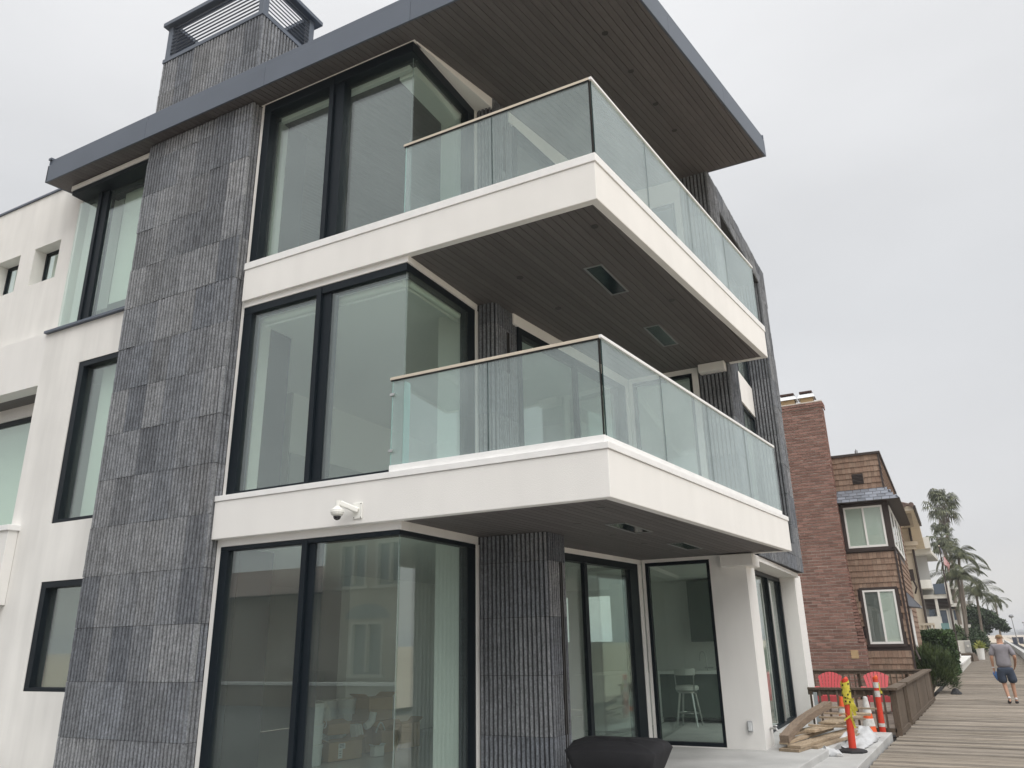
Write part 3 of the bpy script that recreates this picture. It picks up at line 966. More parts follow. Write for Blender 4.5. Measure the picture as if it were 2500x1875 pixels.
# top floor bay beside the pier
W = window(H, 'bay_window', (-11.5, 7.1, 5.2))
obj('head_frame', MB().box(-12.40, XP0 + 0.02, 6.93, 7.3, 7.745, 7.83), M['frame'], W, bev=0.004)
obj('head_trim', MB().box(-12.42, XP0 + 0.02, 6.915, 7.3, 7.832, 7.925), M['stucco'], W)
obj('mullion', MB().box(-11.91, -11.83, 7.12, 7.28, 5.20, 7.744), M['frame'], W, bev=0.003)
obj('mullion', MB().box(-11.828, -11.665, 7.15, 7.28, 5.20, 7.744), M['frame'], W, bev=0.003)
obj('sill_flashing', MB().box(-12.635, XP0 + 0.02, 7.03, 7.30, 5.157, 5.20), M['slate_metal'], W)
obj('pane', MB().box(-12.53, -11.93, 7.18, 7.20, 5.20, 7.745), M['glass'], W)
obj('pane', MB().box(-11.63, XP0 + 0.02, 7.18, 7.20, 5.20, 7.745), M['glass'], W)
obj('shade', MB().box(-11.6, XP0 + 0.3, 7.42, 7.425, 5.62, 7.80), M['shade'], W)
obj('side_shade', MB().box(-12.53, -11.75, 7.50, 7.505, 5.62, 7.80), M['interior'], W)
# pier-side windows on the two lower floors
for zb_, zt_, shade in ((1.85, 4.46, True), (-0.515, 0.99, False)):
    W = window(H, 'window', (-11.6, 7.1, zb_))
    x0 = -11.60
    fr = MB().box(x0 + 0.002, x0 + 0.13, 7.10, 7.30, zb_ + 0.05, zt_ - 0.09).box(x0 + 0.002, XP0 + 0.02, 7.10, 7.30, zt_ - 0.09, zt_ - 0.001).box(x0 + 0.002, XP0 + 0.02, 7.10, 7.30, zb_ + 0.001, zb_ + 0.05)
    obj('window_frame', fr, M['frame'], W, bev=0.003)
    obj('pane', MB().box(x0 + 0.13, XP0 + 0.02, 7.19, 7.21, zb_ + 0.05, zt_ - 0.09), M['glass'], W)
    if shade:
        obj('shade', MB().box(x0 + 0.20, XP0 + 0.3, 7.40, 7.405, zb_ - 0.05, zt_ - 0.02), M['shade'], W)

# --- interior ----------------------------------------------------------------------------
IN = D.objects.new('interior', None)
place(IN, H, (-8, 12, PAT))
def inn(mb, name, m='interior'):
    return obj(name, mb, M[m], IN)
inn(MB().prism([(-12.3, 7.12), (XW - 0.14, 7.12), (XW - 0.14, 9.2), (wb(9.3) - 0.17, 9.3), (wb(12.78) - 0.17, 12.8), (-4.3, 13.0), (-2.98, 13.02), (-2.98, 18.9), (-12.3, 18.9)], PAT - 0.15, PAT - 0.004), 'floor', 'tilefloor')
inn(MB().prism([(-12.3, 7.13), (XW - 0.13, 7.13), (XW - 0.13, 9.1), (wb(9.3) - 0.19, 9.3), (wb(12.78) - 0.19, 12.88), (-4.3, 13.13), (-2.99, 13.13), (-2.99, 18.9), (-12.3, 18.9)], 1.245, 1.845), 'ceiling')
inn(MB().prism([(-12.3, 7.35), (XW - 0.30, 7.35), (XW - 0.30, 9.1), (wb(9.3) - 0.19, 9.3), (wb(12.78) - 0.19, 12.88), (-4.3, 13.13), (-2.99, 13.13), (-2.99, 18.9), (-12.3, 18.9)], 4.43, 5.15), 'ceiling')
inn(MB().box(-7.79, XW - 0.14, 7.121, 7.34, 4.50, 5.15), 'edge_beam')
# outer walls, back wall with openings
def back_wall(z0, z1, holes):
    wl = MB()
    x = -12.3
    for (a, c, lo, hi) in holes:
        wl.box(x, a, 18.9, 19.1, z0, z1).box(a, c, 18.9, 19.1, z0, lo).box(a, c, 18.9, 19.1, hi, z1)
        x = c
    wl.box(x, -2.9, 18.9, 19.1, z0, z1)
    inn(wl, 'back_wall')
back_wall(PAT, 1.245, [(-9.2, -8.3, 0.0, 1.1), (-7.9, -7.1, 0.0, 1.1)])  # added openings: their sky stands in for bright reflections in the sliding door
back_wall(1.845, 4.43, [(-9.0, -7.5, 2.8, 4.2)])
back_wall(5.15, 8.9, [(-9.0, -7.0, 6.0, 8.0)])
inn(MB().box(-12.5, -12.3, 7.35, 19.1, PAT, 8.4), 'side_wall')
for x0_ in (-9.2, -7.9):
    obj('sky_patch_pane', MB().box(x0_, x0_ + 0.9, 18.98, 19.0, 0.0, 1.1), M['glass'], IN)
# partition beside the pier and inner linings of the stone columns
inn(MB().box(-10.3, -8.85, 8.01, 8.2, PAT, 7.9), 'pier_lining')
inn(MB().box(-9.69, -9.66, 10.0, 18.8, 1.85, 3.3), 'wall_panelling', 'panelling')
inn(MB().box(-12.2, -9.7, 9.96, 9.995, 1.85, 4.43), 'wall_panelling', 'panelling')
inn(MB().box(-7.96, -7.86, 7.36, 7.54, 1.25, 7.9), 'pier_lining')
inn(MB().box(-7.96, -7.86, 7.36, 7.54, PAT, 1.244), 'pier_lining', 'stone_core')
inn(MB().box(-8.84, -7.90, 7.90, 8.0, PAT, 7.9), 'pier_lining', 'stone_core')
for z0, z1 in ((PAT, 1.244), (1.85, 4.429), (5.151, 8.03)):
    inn(MB().box(-5.55, XW - 0.14, 8.46, 9.15, z0, z1), 'column_lining')
inn(MB().box(-9.6, -9.4, 11.5, 18.9, PAT, 1.244), 'partition')
inn(MB().box(-9.9, -9.7, 10.0, 18.9, 1.85, 4.43), 'partition')
inn(MB().box(-10.2, -5.6, 13.2, 13.35, 5.15, 8.6), 'partition')
# dropped ceiling tray on the middle floor
inn(MB().box(-9.69, -5.9, 14.5, 14.8, 4.05, 4.429), 'ceiling_beam')
# roller shades at the head of the middle corner window
for (p, q) in (((-7.60, 7.20, 4.36), (XW - 0.20, 7.20, 4.36)), ((XW - 0.16, 7.22, 4.36), (XW - 0.16, 8.42, 4.36))):
    r_ = obj('roller_shade', MB().tube([p, q], 0.045, 14), M['shade'], IN, smooth=False)
    obj('shade_bar', MB().bar((p[0], p[1], p[2] - 0.085), (q[0], q[1], q[2] - 0.085), 0.02, 0.03), M['interior'], r_)
inn(MB().box(-7.63, XW - 0.2, 7.16, 7.22, 7.67, 7.745), 'window_header')
inn(MB().box(XW - 0.42, XW - 0.14, 7.24, 8.45, 7.62, 7.745), 'window_header')
# kitchen seen through the end window
inn(MB().box(-5.6, -3.1, 16.55, 17.2, PAT + 0.1, -0.665), 'kitchen_cabinet', 'cab')
kc = obj('kitchen_counter', MB().box(-5.75, -3.05, 16.48, 17.25, -0.66, -0.60), M['interior'], IN)
obj('wall_cabinet', MB().box(-4.60, -3.1, 16.85, 17.2, -0.04, 1.21), M['cab'], IN)
obj('island', MB().box(-6.2, -5.25, 14.6, 16.6, PAT, -0.665), M['interior'], IN)
obj('island_top', MB().box(-6.3, -5.2, 14.5, 16.46, -0.66, -0.60), M['interior'], IN)
inn(MB().box(-6.5, -2.98, 17.21, 17.35, PAT, 1.244), 'kitchen_wall')
ft = MB().tube([(-4.29, 16.75, -0.60), (-4.30, 16.75, -0.33)] + [(-4.36 + 0.06 * math.cos(R(a)), 16.75 - 0.02, -0.33 + 0.10 * math.sin(R(a))) for a in range(0, 200, 25)] + [(-4.42, 16.72, -0.42)], 0.014, 8)
ft.box(-4.34, -4.16, 16.73, 16.76, -0.56, -0.53)
single('faucet', ft, M['steel'], 'curved steel kitchen faucet standing on the white counter indoors', 'faucet', (-4.3, 16.75, -0.6))

# ------------------------------------------------------------------ security camera on the lower slab edge
M['white_plastic'] = mat('white_plastic', (0.78, 0.78, 0.74), 0.35)
sc_ = thing('security_camera', 'white dome security camera on a wall bracket below the lower balcony', 'camera', (-5.62, YL, 1.45))
obj('mounting_plate', MB().box(-5.62, -5.49, YL - 0.016, YL - 0.001, 1.36, 1.545), M['white_plastic'], sc_, bev=0.008)
for (x, z) in ((-5.505, 1.53), (-5.505, 1.375), (-5.60, 1.375)):
    obj('screw', MB().box(x - 0.005, x + 0.005, YL - 0.019, YL - 0.0165, z - 0.005, z + 0.005), M['black'], sc_)
arm = MB()
arm.bar((-5.545, YL - 0.015, 1.45), (-5.70, YL - 0.15, 1.535), 0.055, 0.06)
obj('bracket_arm', arm, M['white_plastic'], sc_, bev=0.012)
dm = MB().lathe([(0.030, 0.15), (0.030, 0.085), (0.040, 0.07), (0.076, 0.045), (0.078, 0.015), (0.073, 0.012), (0.070, -0.005), (0.046, -0.024)], (-5.715, YL - 0.165, 1.41), 22)
obj('housing', dm, M['white_plastic'], sc_, smooth=False)
dm = MB().lathe([(0.044, 0.0), (0.042, -0.016), (0.034, -0.032), (0.020, -0.042), (0.006, -0.045)], (-5.715, YL - 0.165, 1.386), 18)
obj('dome', dm, mat('smoked_dome', (0.015, 0.013, 0.018), 0.08, spec=0.7), sc_, smooth=True)

# ------------------------------------------------------------------ brick and shingle house next door
M['brick'] = mat('brick', (0.25, 0.148, 0.125), 0.9, spec=0.15, rnd=0.2, var=0.12, vscale=9, fine=0.15, fscale=50, col2=(0.205, 0.118, 0.098))
M['brick_lower'] = mat('brick_lower', (0.25, 0.148, 0.125), 0.9, spec=0.15, rnd=0.25, var=0.12, vscale=9, fine=0.15, fscale=50, col2=(0.205, 0.118, 0.098), island=True)
M['mortar'] = mat('mortar', (0.58, 0.52, 0.46), 0.95, var=0.1, vscale=5)
M['shingle'] = mat('cedar_shingle', (0.225, 0.15, 0.112), 0.85, spec=0.15, rnd=0.13, var=0.12, vscale=3, stretch=(12, 12, 1.5), fine=0.15, fscale=12, col2=(0.275, 0.20, 0.152))
M['shingle_small'] = mat('cedar_shingle_small', (0.225, 0.15, 0.112), 0.85, spec=0.15, rnd=0.16, var=0.12, vscale=3, stretch=(12, 12, 1.5), fine=0.15, fscale=12, col2=(0.275, 0.20, 0.152), island=True)
M['trim'] = mat('dark_brown_trim', (0.045, 0.033, 0.03), 0.6, var=0.1, vscale=5)
M['slate'] = mat('roof_slate', (0.17, 0.185, 0.215), 0.6, rnd=0.3, var=0.1, vscale=6)
M['vinyl'] = mat('white_vinyl', (0.75, 0.75, 0.73), 0.4)
M['dullglass'] = glass('house_glass', (0.90, 0.925, 0.905), 1.6, film=0.03)
M['blind'] = mat('grey_green_blind', (0.60, 0.65, 0.615), 0.8)
M['greyblind'] = mat('dark_grey_blind', (0.13, 0.14, 0.135), 0.8)
M['tan'] = mat('tan_clay', (0.42, 0.30, 0.17), 0.9, var=0.1)
BY = 29.5
BX = -0.765
bh = thing('brick_house', 'brown shingled house with tall red brick chimney beside the wooden deck', 'house', (-3, 31, BW))
def bface(y):
    return BX + (y - BY) * 0.018
obj('wall', MB().prism([(-9, BY + 0.03), (BX - 0.03, BY + 0.03), (bface(39) - 0.03, 39), (-9, 39)], -2.2, 6.13), M['trim'], bh)
obj('parapet_cap', MB().prism([(-9.05, BY - 0.04), (BX + 0.05, BY - 0.04), (bface(39) + 0.05, 39), (-9.05, 39)], 6.135, 6.215), M['trim'], bh)
pl_ = MB()
for (x, h) in ((-1.52, 0.16), (-1.49, 0.22), (-1.45, 0.18)):
    pl_.box(x - 0.012, x + 0.012, BY + 0.3, BY + 0.324, 6.21, 6.21 + h)
obj('vent_pipes', pl_, M['trim'], bh)
# chimney: bricks laid course by course
CYF = 28.93
ch = obj('chimney', MB().box(-4.2, -2.345, CYF + 0.012, BY + 0.02, -2.0, 8.2), M['mortar'], bh)
def cxr(z):
    return -2.33 if z > 2.3 else (-2.33 + 0.2 * min(1, (2.3 - z) / 2.6))
bmk = MB().prism([(-2.343, CYF + 0.013), (-2.343 + 0.2, CYF + 0.013), (-2.343 + 0.2, BY + 0.01), (-2.343, BY + 0.01)], -2.0, -0.2)
obj('chimney_foot', bmk, M['mortar'], ch)
rb = random.Random(5)
CH, BLn = 0.104, 0.30
bms = []
for k in range(5):
    b = MB()
    j = lambda: rb.uniform(-0.006, 0.006)
    b.add([(-0.143 + j(), -0.02 + j() * .5, -0.037 + j()), (0.143 + j(), -0.02 + j() * .5, -0.037 + j()), (0.143, 0.02, -0.037), (-0.143, 0.02, -0.037),
           (-0.143 + j(), -0.02 + j() * .5, 0.037 + j()), (0.143 + j(), -0.02 + j() * .5, 0.037 + j()), (0.143, 0.02, 0.037), (-0.143, 0.02, 0.037)],
          [(3, 2, 1, 0), (4, 5, 6, 7), (0, 1, 5, 4), (1, 2, 6, 5), (2, 3, 7, 6), (3, 0, 4, 7)])
    me = b.mesh('brick')
    me.materials.append(M['brick'])
    bms.append(me)
nb = 0
rest = MB()
row = 0
z = 8.10
while z > -1.9:
    xr = cxr(z) + (0.05 if row < 2 else 0)
    x = xr - BLn / 2 - (0.15 if row % 2 else 0)
    yf = CYF - (0.045 if row < 2 else 0)
    first = True
    while x > -4.15:
        lx_ = 0.286
        if first and row % 2:
            # half brick at the edge, and side faces of the chimney
            rest.box(xr - 0.145, xr, yf - 0.005, yf + 0.13, z - 0.044, z + 0.044)
        if first:
            rest.box(xr - 0.03, xr + 0.006, yf + 0.15, BY + 0.01, z - 0.042, z + 0.042)
        if nb < 300:
            o = D.objects.new('brick', bms[rb.randrange(5)])
            place(o, ch, (x, yf + rb.uniform(-0.005, 0.005), z + rb.uniform(-0.004, 0.004)))
            o.rotation_euler = (0, rb.uniform(-0.012, 0.012), 0)
            nb += 1
        else:
            dz, dy = rb.uniform(-0.004, 0.004), rb.uniform(-0.006, 0.005)
            rest.box(x - 0.143, x + 0.143 + rb.uniform(-.006, .004), yf - 0.01 + dy, yf + 0.03, z - 0.038 + dz, z + 0.038 + dz)
        x -= BLn
        first = False
    z -= CH
    row += 1
obj('lower_bricks', rest, M['brick_lower'], ch, kind='stuff')
obj('chimney_crown', MB().box(-4.2, -2.30, CYF - 0.04, BY + 0.1, 8.16, 8.20), M['mortar'], ch)
for x0, x1 in ((-3.72, -3.24), (-3.04, -2.60)):
    c_ = obj('flue', MB().box(x0, x1, CYF + 0.08, CYF + 0.45, 8.20, 8.40), M['tan'], ch)
    hd = MB()
    hd.add([(x0 - 0.09, CYF + 0.0, 8.39), (x1 + 0.09, CYF + 0.0, 8.39), (x1 + 0.09, CYF + 0.53, 8.39), (x0 - 0.09, CYF + 0.53, 8.39),
            (x0 + 0.0, CYF + 0.10, 8.58), (x1 - 0.0, CYF + 0.10, 8.58), (x1 - 0.0, CYF + 0.43, 8.58), (x0 + 0.0, CYF + 0.43, 8.58)],
           [(3, 2, 1, 0), (4, 5, 6, 7), (0, 1, 5, 4), (1, 2, 6, 5), (2, 3, 7, 6), (3, 0, 4, 7)])
    obj('flue_hood', hd, M['steel'], c_)
    obj('hood_lid', MB().box(x0 + 0.0, x1, CYF + 0.06, CYF + 0.47, 8.585, 8.65), mat('rusty_lid', (0.07, 0.04, 0.035), 0.8), c_)
obj('cleanout_door', MB().box(-2.60, -2.37, CYF - 0.03, CYF - 0.012, -0.68, -0.42), M['tan'], bh)
# shingles
def shingle_wall(parent, u0, u1, zlo, zhi, holes, to_world, nrm, budget, r_):
    stuff = MB()
    cnt = 0
    zr = zhi
    k = 0
    while zr > zlo:
        z0 = zr - 0.20
        u = u0 - r_.uniform(0, 0.1)
        while u < u1:
            w = r_.uniform(0.085, 0.165)
            a, c = max(u, u0), min(u + w - 0.006, u1)
            if c - a > 0.03 and not any(a < h[1] - 0.02 and c > h[0] + 0.02 and z0 < h[3] - 0.05 and zr > h[2] + 0.05 for h in holes):
                dz = r_.uniform(-0.006, 0.006)
                P = [to_world(uu, dd, zz_) for (uu, dd, zz_) in ((a, 0.034, z0 + dz), (c, 0.034, z0 + dz), (c, -0.01, z0 + dz), (a, -0.01, z0 + dz), (a, 0.006, zr + 0.01), (c, 0.006, zr + 0.01), (c, -0.01, zr + 0.01), (a, -0.01, zr + 0.01))]
                fs = [(3, 2, 1, 0), (4, 5, 6, 7), (0, 1, 5, 4), (1, 2, 6, 5), (2, 3, 7, 6), (3, 0, 4, 7)]
                if cnt < budget:
                    obj('shingle', MB().add(P, fs), M['shingle'], parent)
                    cnt += 1
                else:
                    stuff.add(P, fs)
            u += w
        zr -= 0.20
        k += 1
    if stuff.v:
        obj('small_shingles', stuff, M['shingle_small'], parent, kind='stuff')
rsn = random.Random(8)
shw = D.objects.new('shingled_wall', None)
place(shw, bh, (-1.5, BY, 0))
holes = [(-2.36, BX, 2.87, 4.92), (-2.08, -0.93, -0.33, 1.57)]
shingle_wall(shw, -2.36, BX - 0.005, -1.75, 6.13, holes, lambda u, d, z: (u, BY + 0.03 - d, z), None, 300, rsn)
shb = D.objects.new('shingled_wall', None)
place(shb, bh, (bface(35), 35, 0))
shingle_wall(shb, BY, 38.9, -1.75, 6.13, [(BY, 36.5, 2.87, 4.92), (31.5, 33.2, -0.2, 1.0)], lambda u, d, z: (bface(u) - 0.03 + d, u, z), None, 0, rsn)
obj('corner_board', MB().box(BX - 0.05, BX + 0.012, BY - 0.008, BY + 0.10, -1.79, 6.13), M['trim'], bh)
def slider_window(parent, x0, x1, z0, z1, yf, dark, blind2):
    W = D.objects.new('window', None)
    place(W, parent, (x0, yf, z0))
    f = 0.06
    tr = MB().box(x0 - 0.09, x1 + 0.09, yf - 0.01, yf + 0.05, z1 + 0.001, z1 + 0.09).box(x0 - 0.09, x1 + 0.09, yf - 0.012, yf + 0.05, z0 - 0.09, z0 - 0.001).box(x0 - 0.09, x0 - 0.001, yf - 0.01, yf + 0.05, z0, z1).box(x1 + 0.001, x1 + 0.09, yf - 0.01, yf + 0.05, z0, z1)
    obj('casing', tr, M['trim'], W)
    fr = MB().box(x0, x1, yf - 0.02, yf + 0.04, z1 - f, z1).box(x0, x1, yf - 0.02, yf + 0.04, z0, z0 + f + 0.01).box(x0, x0 + f, yf - 0.02, yf + 0.04, z0 + f, z1 - f).box(x1 - f, x1, yf - 0.02, yf + 0.04, z0 + f, z1 - f)
    obj('window_frame', fr, M['vinyl'], W)
    xm = (x0 + x1) / 2
    obj('meeting_rail', MB().box(xm - 0.03, xm + 0.035, yf - 0.026, yf + 0.02, z0 + f, z1 - f), M['vinyl'], W)
    obj('pane', MB().box(x0 + f, xm - 0.03, yf + 0.0, yf + 0.01, z0 + f, z1 - f), M['dullglass'], W)
    obj('pane', MB().box(xm + 0.035, x1 - f, yf - 0.008, yf + 0.002, z0 + f, z1 - f), M['dullglass'], W)
    obj('blind', MB().box(x0 + f, xm, yf + 0.020, yf + 0.028, z0 + f, z1 - f), M['greyblind'] if dark else M['blind'], W)
    obj('blind', MB().box(xm, x1 - f, yf + 0.020, yf + 0.028, z0 + f, z1 - f), M['blind'], W)
    return W
slider_window(bh, -2.20, -0.955, 2.91, 4.32, BY - 0.02, False, 0)
slider_window(bh, -2.00, -1.00, -0.245, 1.485, BY - 0.02, True, 0)
obj('bay_post', MB().box(-2.36, -2.291, BY - 0.02, BY + 0.03, 2.87, 4.44), M['trim'], bh)
obj('bay_post', MB().box(-0.863, BX + 0.014, BY - 0.03, BY + 0.1, 2.87, 4.44), M['trim'], bh)
obj('belt_board', MB().box(-2.36, BX + 0.016, BY - 0.035, BY + 0.02, 2.78, 2.815), M['trim'], bh)
# bay side window on the beach face
W = D.objects.new('window', None)
place(W, bh, (bface(33), 33, 2.9))
fr = MB()
for (a, c) in ((29.9, 31.9), (31.96, 33.9), (33.96, 36.0)):
    fr.prism([(bface(a), a), (bface(a) + 0.03, a), (bface(c) + 0.03, c), (bface(c), c)], 2.92, 3.02)
    fr.prism([(bface(a), a), (bface(a) + 0.03, a), (bface(c) + 0.03, c), (bface(c), c)], 4.25, 4.35)
    for yy in (a, c - 0.12):
        fr.prism([(bface(yy), yy), (bface(yy) + 0.031, yy), (bface(yy) + 0.036, yy + 0.12), (bface(yy), yy + 0.12)], 3.02, 4.25)
    obj('pane', MB().prism([(bface(a) - 0.01, a + 0.12), (bface(a) + 0.012, a + 0.12), (bface(c) + 0.012, c - 0.12), (bface(c) - 0.01, c - 0.12)], 3.02, 4.25), M['dullglass'], W)
obj('window_frame', fr, M['vinyl'], W)
# slate skirt roof over the bay
def skirt(parent, path, z0, z1, out, rows, w, r_, name='slate'):
    """tiles on a sloping skirt; path = two plan points of the wall line, outward normal to the right of travel"""
    p, q = Vector((*path[0], 0)), Vector((*path[1], 0))
    d = (q - p).normalized()
    n = Vector((d.y, -d.x, 0))
    L_ = (q - p).length
    for i in range(rows):
        t0, t1 = i / rows, (i + 1) / rows + 0.06
        u = -(0.5 * w if i % 2 else 0)
        while u < L_ + out * (1 - t0) - 0.02:
            a, c = max(u, 0.0), min(u + w - 0.016, L_ + out * (1 - t0))
            if c - a > 0.04:
                lift = r_.uniform(0, 0.006)
                def pt(s, t, h):
                    return p + d * s + n * (out * (1 - t) + h) + Vector((0, 0, z0 + (z1 - z0) * t + h))
                vs = [pt(a, t0, 0.012 + lift), pt(c, t0, 0.012 + lift), pt(c, t1, 0.004), pt(a, t1, 0.004), pt(a, t0, -0.004), pt(c, t0, -0.004), pt(c, t1, -0.006), pt(a, t1, -0.006)]
                obj(name, MB().add(vs, [(0, 1, 2, 3), (7, 6, 5, 4), (0, 4, 5, 1), (1, 5, 6, 2), (2, 6, 7, 3), (3, 7, 4, 0)]), M['slate'], parent)
            u += w
AO = 0.42
sk_ = MB()
x0, x1 = -2.42, BX
y1 = 37.0
vs = [(x0, BY - AO, 4.44), (x1 + AO, BY - AO, 4.44), (bface(y1) + AO, y1, 4.44), (bface(y1) - 0.1, y1, 4.44), (x0, BY + 0.1, 4.44),
      (x0, BY, 4.90), (x1, BY, 4.90), (bface(y1), y1, 4.90)]
sk_.add(vs, [(4, 3, 2, 1, 0), (0, 1, 6, 5), (1, 2, 7, 6), (2, 3, 7), (0, 5, 4)])
skirt_o = obj('skirt_roof', sk_, M['trim'], bh)
skirt(skirt_o, [(x0, BY), (x1 - 0.02, BY)], 4.44, 4.90, AO, 4, 0.255, rsn)
ss = MB()
for i in range(4):
    for k in range(20):
        yy = BY - AO * (1 - i / 4) + k * 0.42 + (0.2 if i % 2 else 0)
        t0, t1 = i / 4, (i + 1) / 4
        p0 = lambda t, y_: (bface(max(BY, y_)) + AO * (1 - t) + 0.01, y_, 4.44 + 0.46 * t + 0.012)
        if yy + 0.4 < y1:
            ss.quad(p0(t0, yy), p0(t0, yy + 0.4), p0(t1, yy + 0.4), p0(t1, yy))
obj('side_slates', ss, M['slate'], skirt_o, kind='stuff')
# little slate hood on the beach face
hd = MB()
y0, y1h = 31.9, 33.6
b0, b1 = bface(y0), bface(y1h)
hd.add([(b0, y0, 1.5), (b1, y1h, 1.5), (b1 + 0.38, y1h + 0.1, 1.02), (b0 + 0.38, y0 - 0.1, 1.02), (b0, y0 - 0.1, 1.0), (b1, y1h + 0.1, 1.0), (b0 + 0.38, y0 - 0.1, 0.95), (b1 + 0.38, y1h + 0.1, 0.95)],
       [(3, 2, 1, 0), (4, 6, 7, 5), (6, 3, 2, 7), (0, 4, 6, 3), (1, 2, 7, 5)])
hood = obj('window_hood', hd, M['slate'], bh)
obj('window_frame', MB().prism([(bface(32), 32), (bface(32) + 0.03, 32), (bface(33.4) + 0.03, 33.4), (bface(33.4), 33.4)], -1.0, 0.93), M['vinyl'], bh)
# louvred attic vent
vt = obj('attic_vent', MB().box(-1.74, -1.38, BY - 0.012, BY + 0.02, 5.12, 5.48), M['black'], bh)
for k in range(7):
    obj('louvre', MB().obox((-1.56, BY - 0.018, 5.155 + k * 0.048), (0.17, 0, 0), (0, 0.012, 0.014), (0, -0.002, 0.003)), M['trim'], vt)
obj('downpipe', MB().tube([(BX + 0.07, BY + 0.4, 2.7), (BX + 0.07, BY + 0.4, -0.45), (BX + 0.16, BY + 0.1, -0.75)], 0.035, 8), M['trim'], bh)

# ------------------------------------------------------------------ deck with board fence in front of the brick house
dk = D.objects.new('deck', None)
place(dk, None, (-3, 22, BW))
dk['kind'] = 'structure'
rd = random.Random(4)
x = -7.6
DD = Vector((0.5, 1)).normalized()
dkc = [(-7.5, 17.45), (-0.95, 17.45), (-0.45, 26.95), (-7.5, 26.95)]
u = -24
while u < 12:
    ppoly = [(u + 17 * 0.6 - 10.2, 17), (u + 17 * 0.6 - 10.2 + 0.15, 17), (u + 27 * 0.6 - 10.2 + 0.15, 27), (u + 27 * 0.6 - 10.2, 27)]
    pc = clip(ppoly, dkc)
    if len(pc) >= 3:
        obj('deck_board', MB().prism(pc, BW - 0.06, BW - 0.02 + rd.uniform(-.002, .002)), M['deck'], dk)
    u += 0.162
M['fence'] = mat('weathered_fence_wood', (0.118, 0.092, 0.070), 0.85, spec=0.2, var=0.25, vscale=3, stretch=(6, 6, 0.8), rnd=0.12, fine=0.2, fscale=25)
fe = thing('deck_fence', 'weathered brown wooden board fence round the deck beside the boardwalk', 'fence', (-0.88, 17.38, BW))
fxl = lambda y: -0.885 + (y - 17.38) * 0.0555
for (a, c, n_) in ((17.38, 19.12, 3), (19.50, 26.95, 8)):
    for yy in (a, c - 0.11):
        obj('post', MB().box(fxl(yy) - 0.10, fxl(yy) + 0.012, yy, yy + 0.11, BW - 0.02, -0.99), M['fence'], fe)
    L_ = (c - 0.12 - a - 0.12)
    for i in range(n_):
        y0, y1 = a + 0.12 + L_ * i / n_ + 0.006, a + 0.12 + L_ * (i + 1) / n_ - 0.006
        off = rd.uniform(-0.006, 0.006)
        bb = MB().prism([(fxl(y0) - 0.045 + off, y0), (fxl(y0) - 0.02 + off, y0), (fxl(y1) - 0.02 + off, y1), (fxl(y1) - 0.045 + off, y1)], BW + 0.10, -1.0)
        obj('board', bb, M['fence'], fe)
    bb = MB().prism([(fxl(a) - 0.03, a + 0.12), (fxl(a) + 0.02, a + 0.12), (fxl(c) + 0.02, c - 0.12), (fxl(c) - 0.03, c - 0.12)], BW + 0.02, BW + 0.10)
    obj('bottom_rail', bb, M['fence'], fe)
    bb = MB().prism([(fxl(a) - 0.15, a - 0.06), (fxl(a) + 0.05, a - 0.06), (fxl(c) + 0.05, c + 0.04), (fxl(c) - 0.15, c + 0.04)], -0.985, -0.94)
    obj('cap_rail', bb, M['fence'], fe)
    for yy in [a + 0.3 + i * 1.0 for i in range(int((c - a) / 1.0))]:
        obj('foot_block', MB().box(fxl(yy) - 0.05, fxl(yy) + 0.035, yy, yy + 0.09, BW - 0.03, BW + 0.03), M['fence'], fe)
for (yy, x0, x1) in ((17.38, -2.47, -0.9), (26.9, -6.0, -0.4)):
    obj('cap_rail', MB().box(x0, x1, yy - 0.05, yy + 0.07, -0.985, -0.945), M['fence'], fe)
    obj('lower_rail', MB().box(x0, x1 - 0.06, yy + 0.0, yy + 0.04, BW + 0.06, BW + 0.13), M['fence'], fe)
    obj('upper_rail', MB().box(x0, x1 - 0.06, yy + 0.0, yy + 0.04, -1.08, -0.99), M['fence'], fe)
    x = x1 - 0.20
    while x > x0:
        obj('baluster', MB().box(x - 0.02, x + 0.02, yy - 0.03, yy - 0.002, BW + 0.02, -1.0), M['fence'], fe)
        x -= 0.165
for x in (-0.98, -2.3, -4.2):
    obj('post', MB().box(x - 0.05, x + 0.05, 26.95, 27.05, BW, -0.99), M['fence'], fe)
M['galv'] = mat('galvanised_steel', (0.42, 0.46, 0.48), 0.45, metal=0.6)
single('metal_post', MB().box(-2.36, -2.29, 17.25, 17.32, BW, -1.03).box(-2.38, -2.27, 17.23, 17.34, -1.32, -1.30), M['galv'], 'short galvanised metal post against the near deck railing', 'post', (-2.32, 17.28, BW))

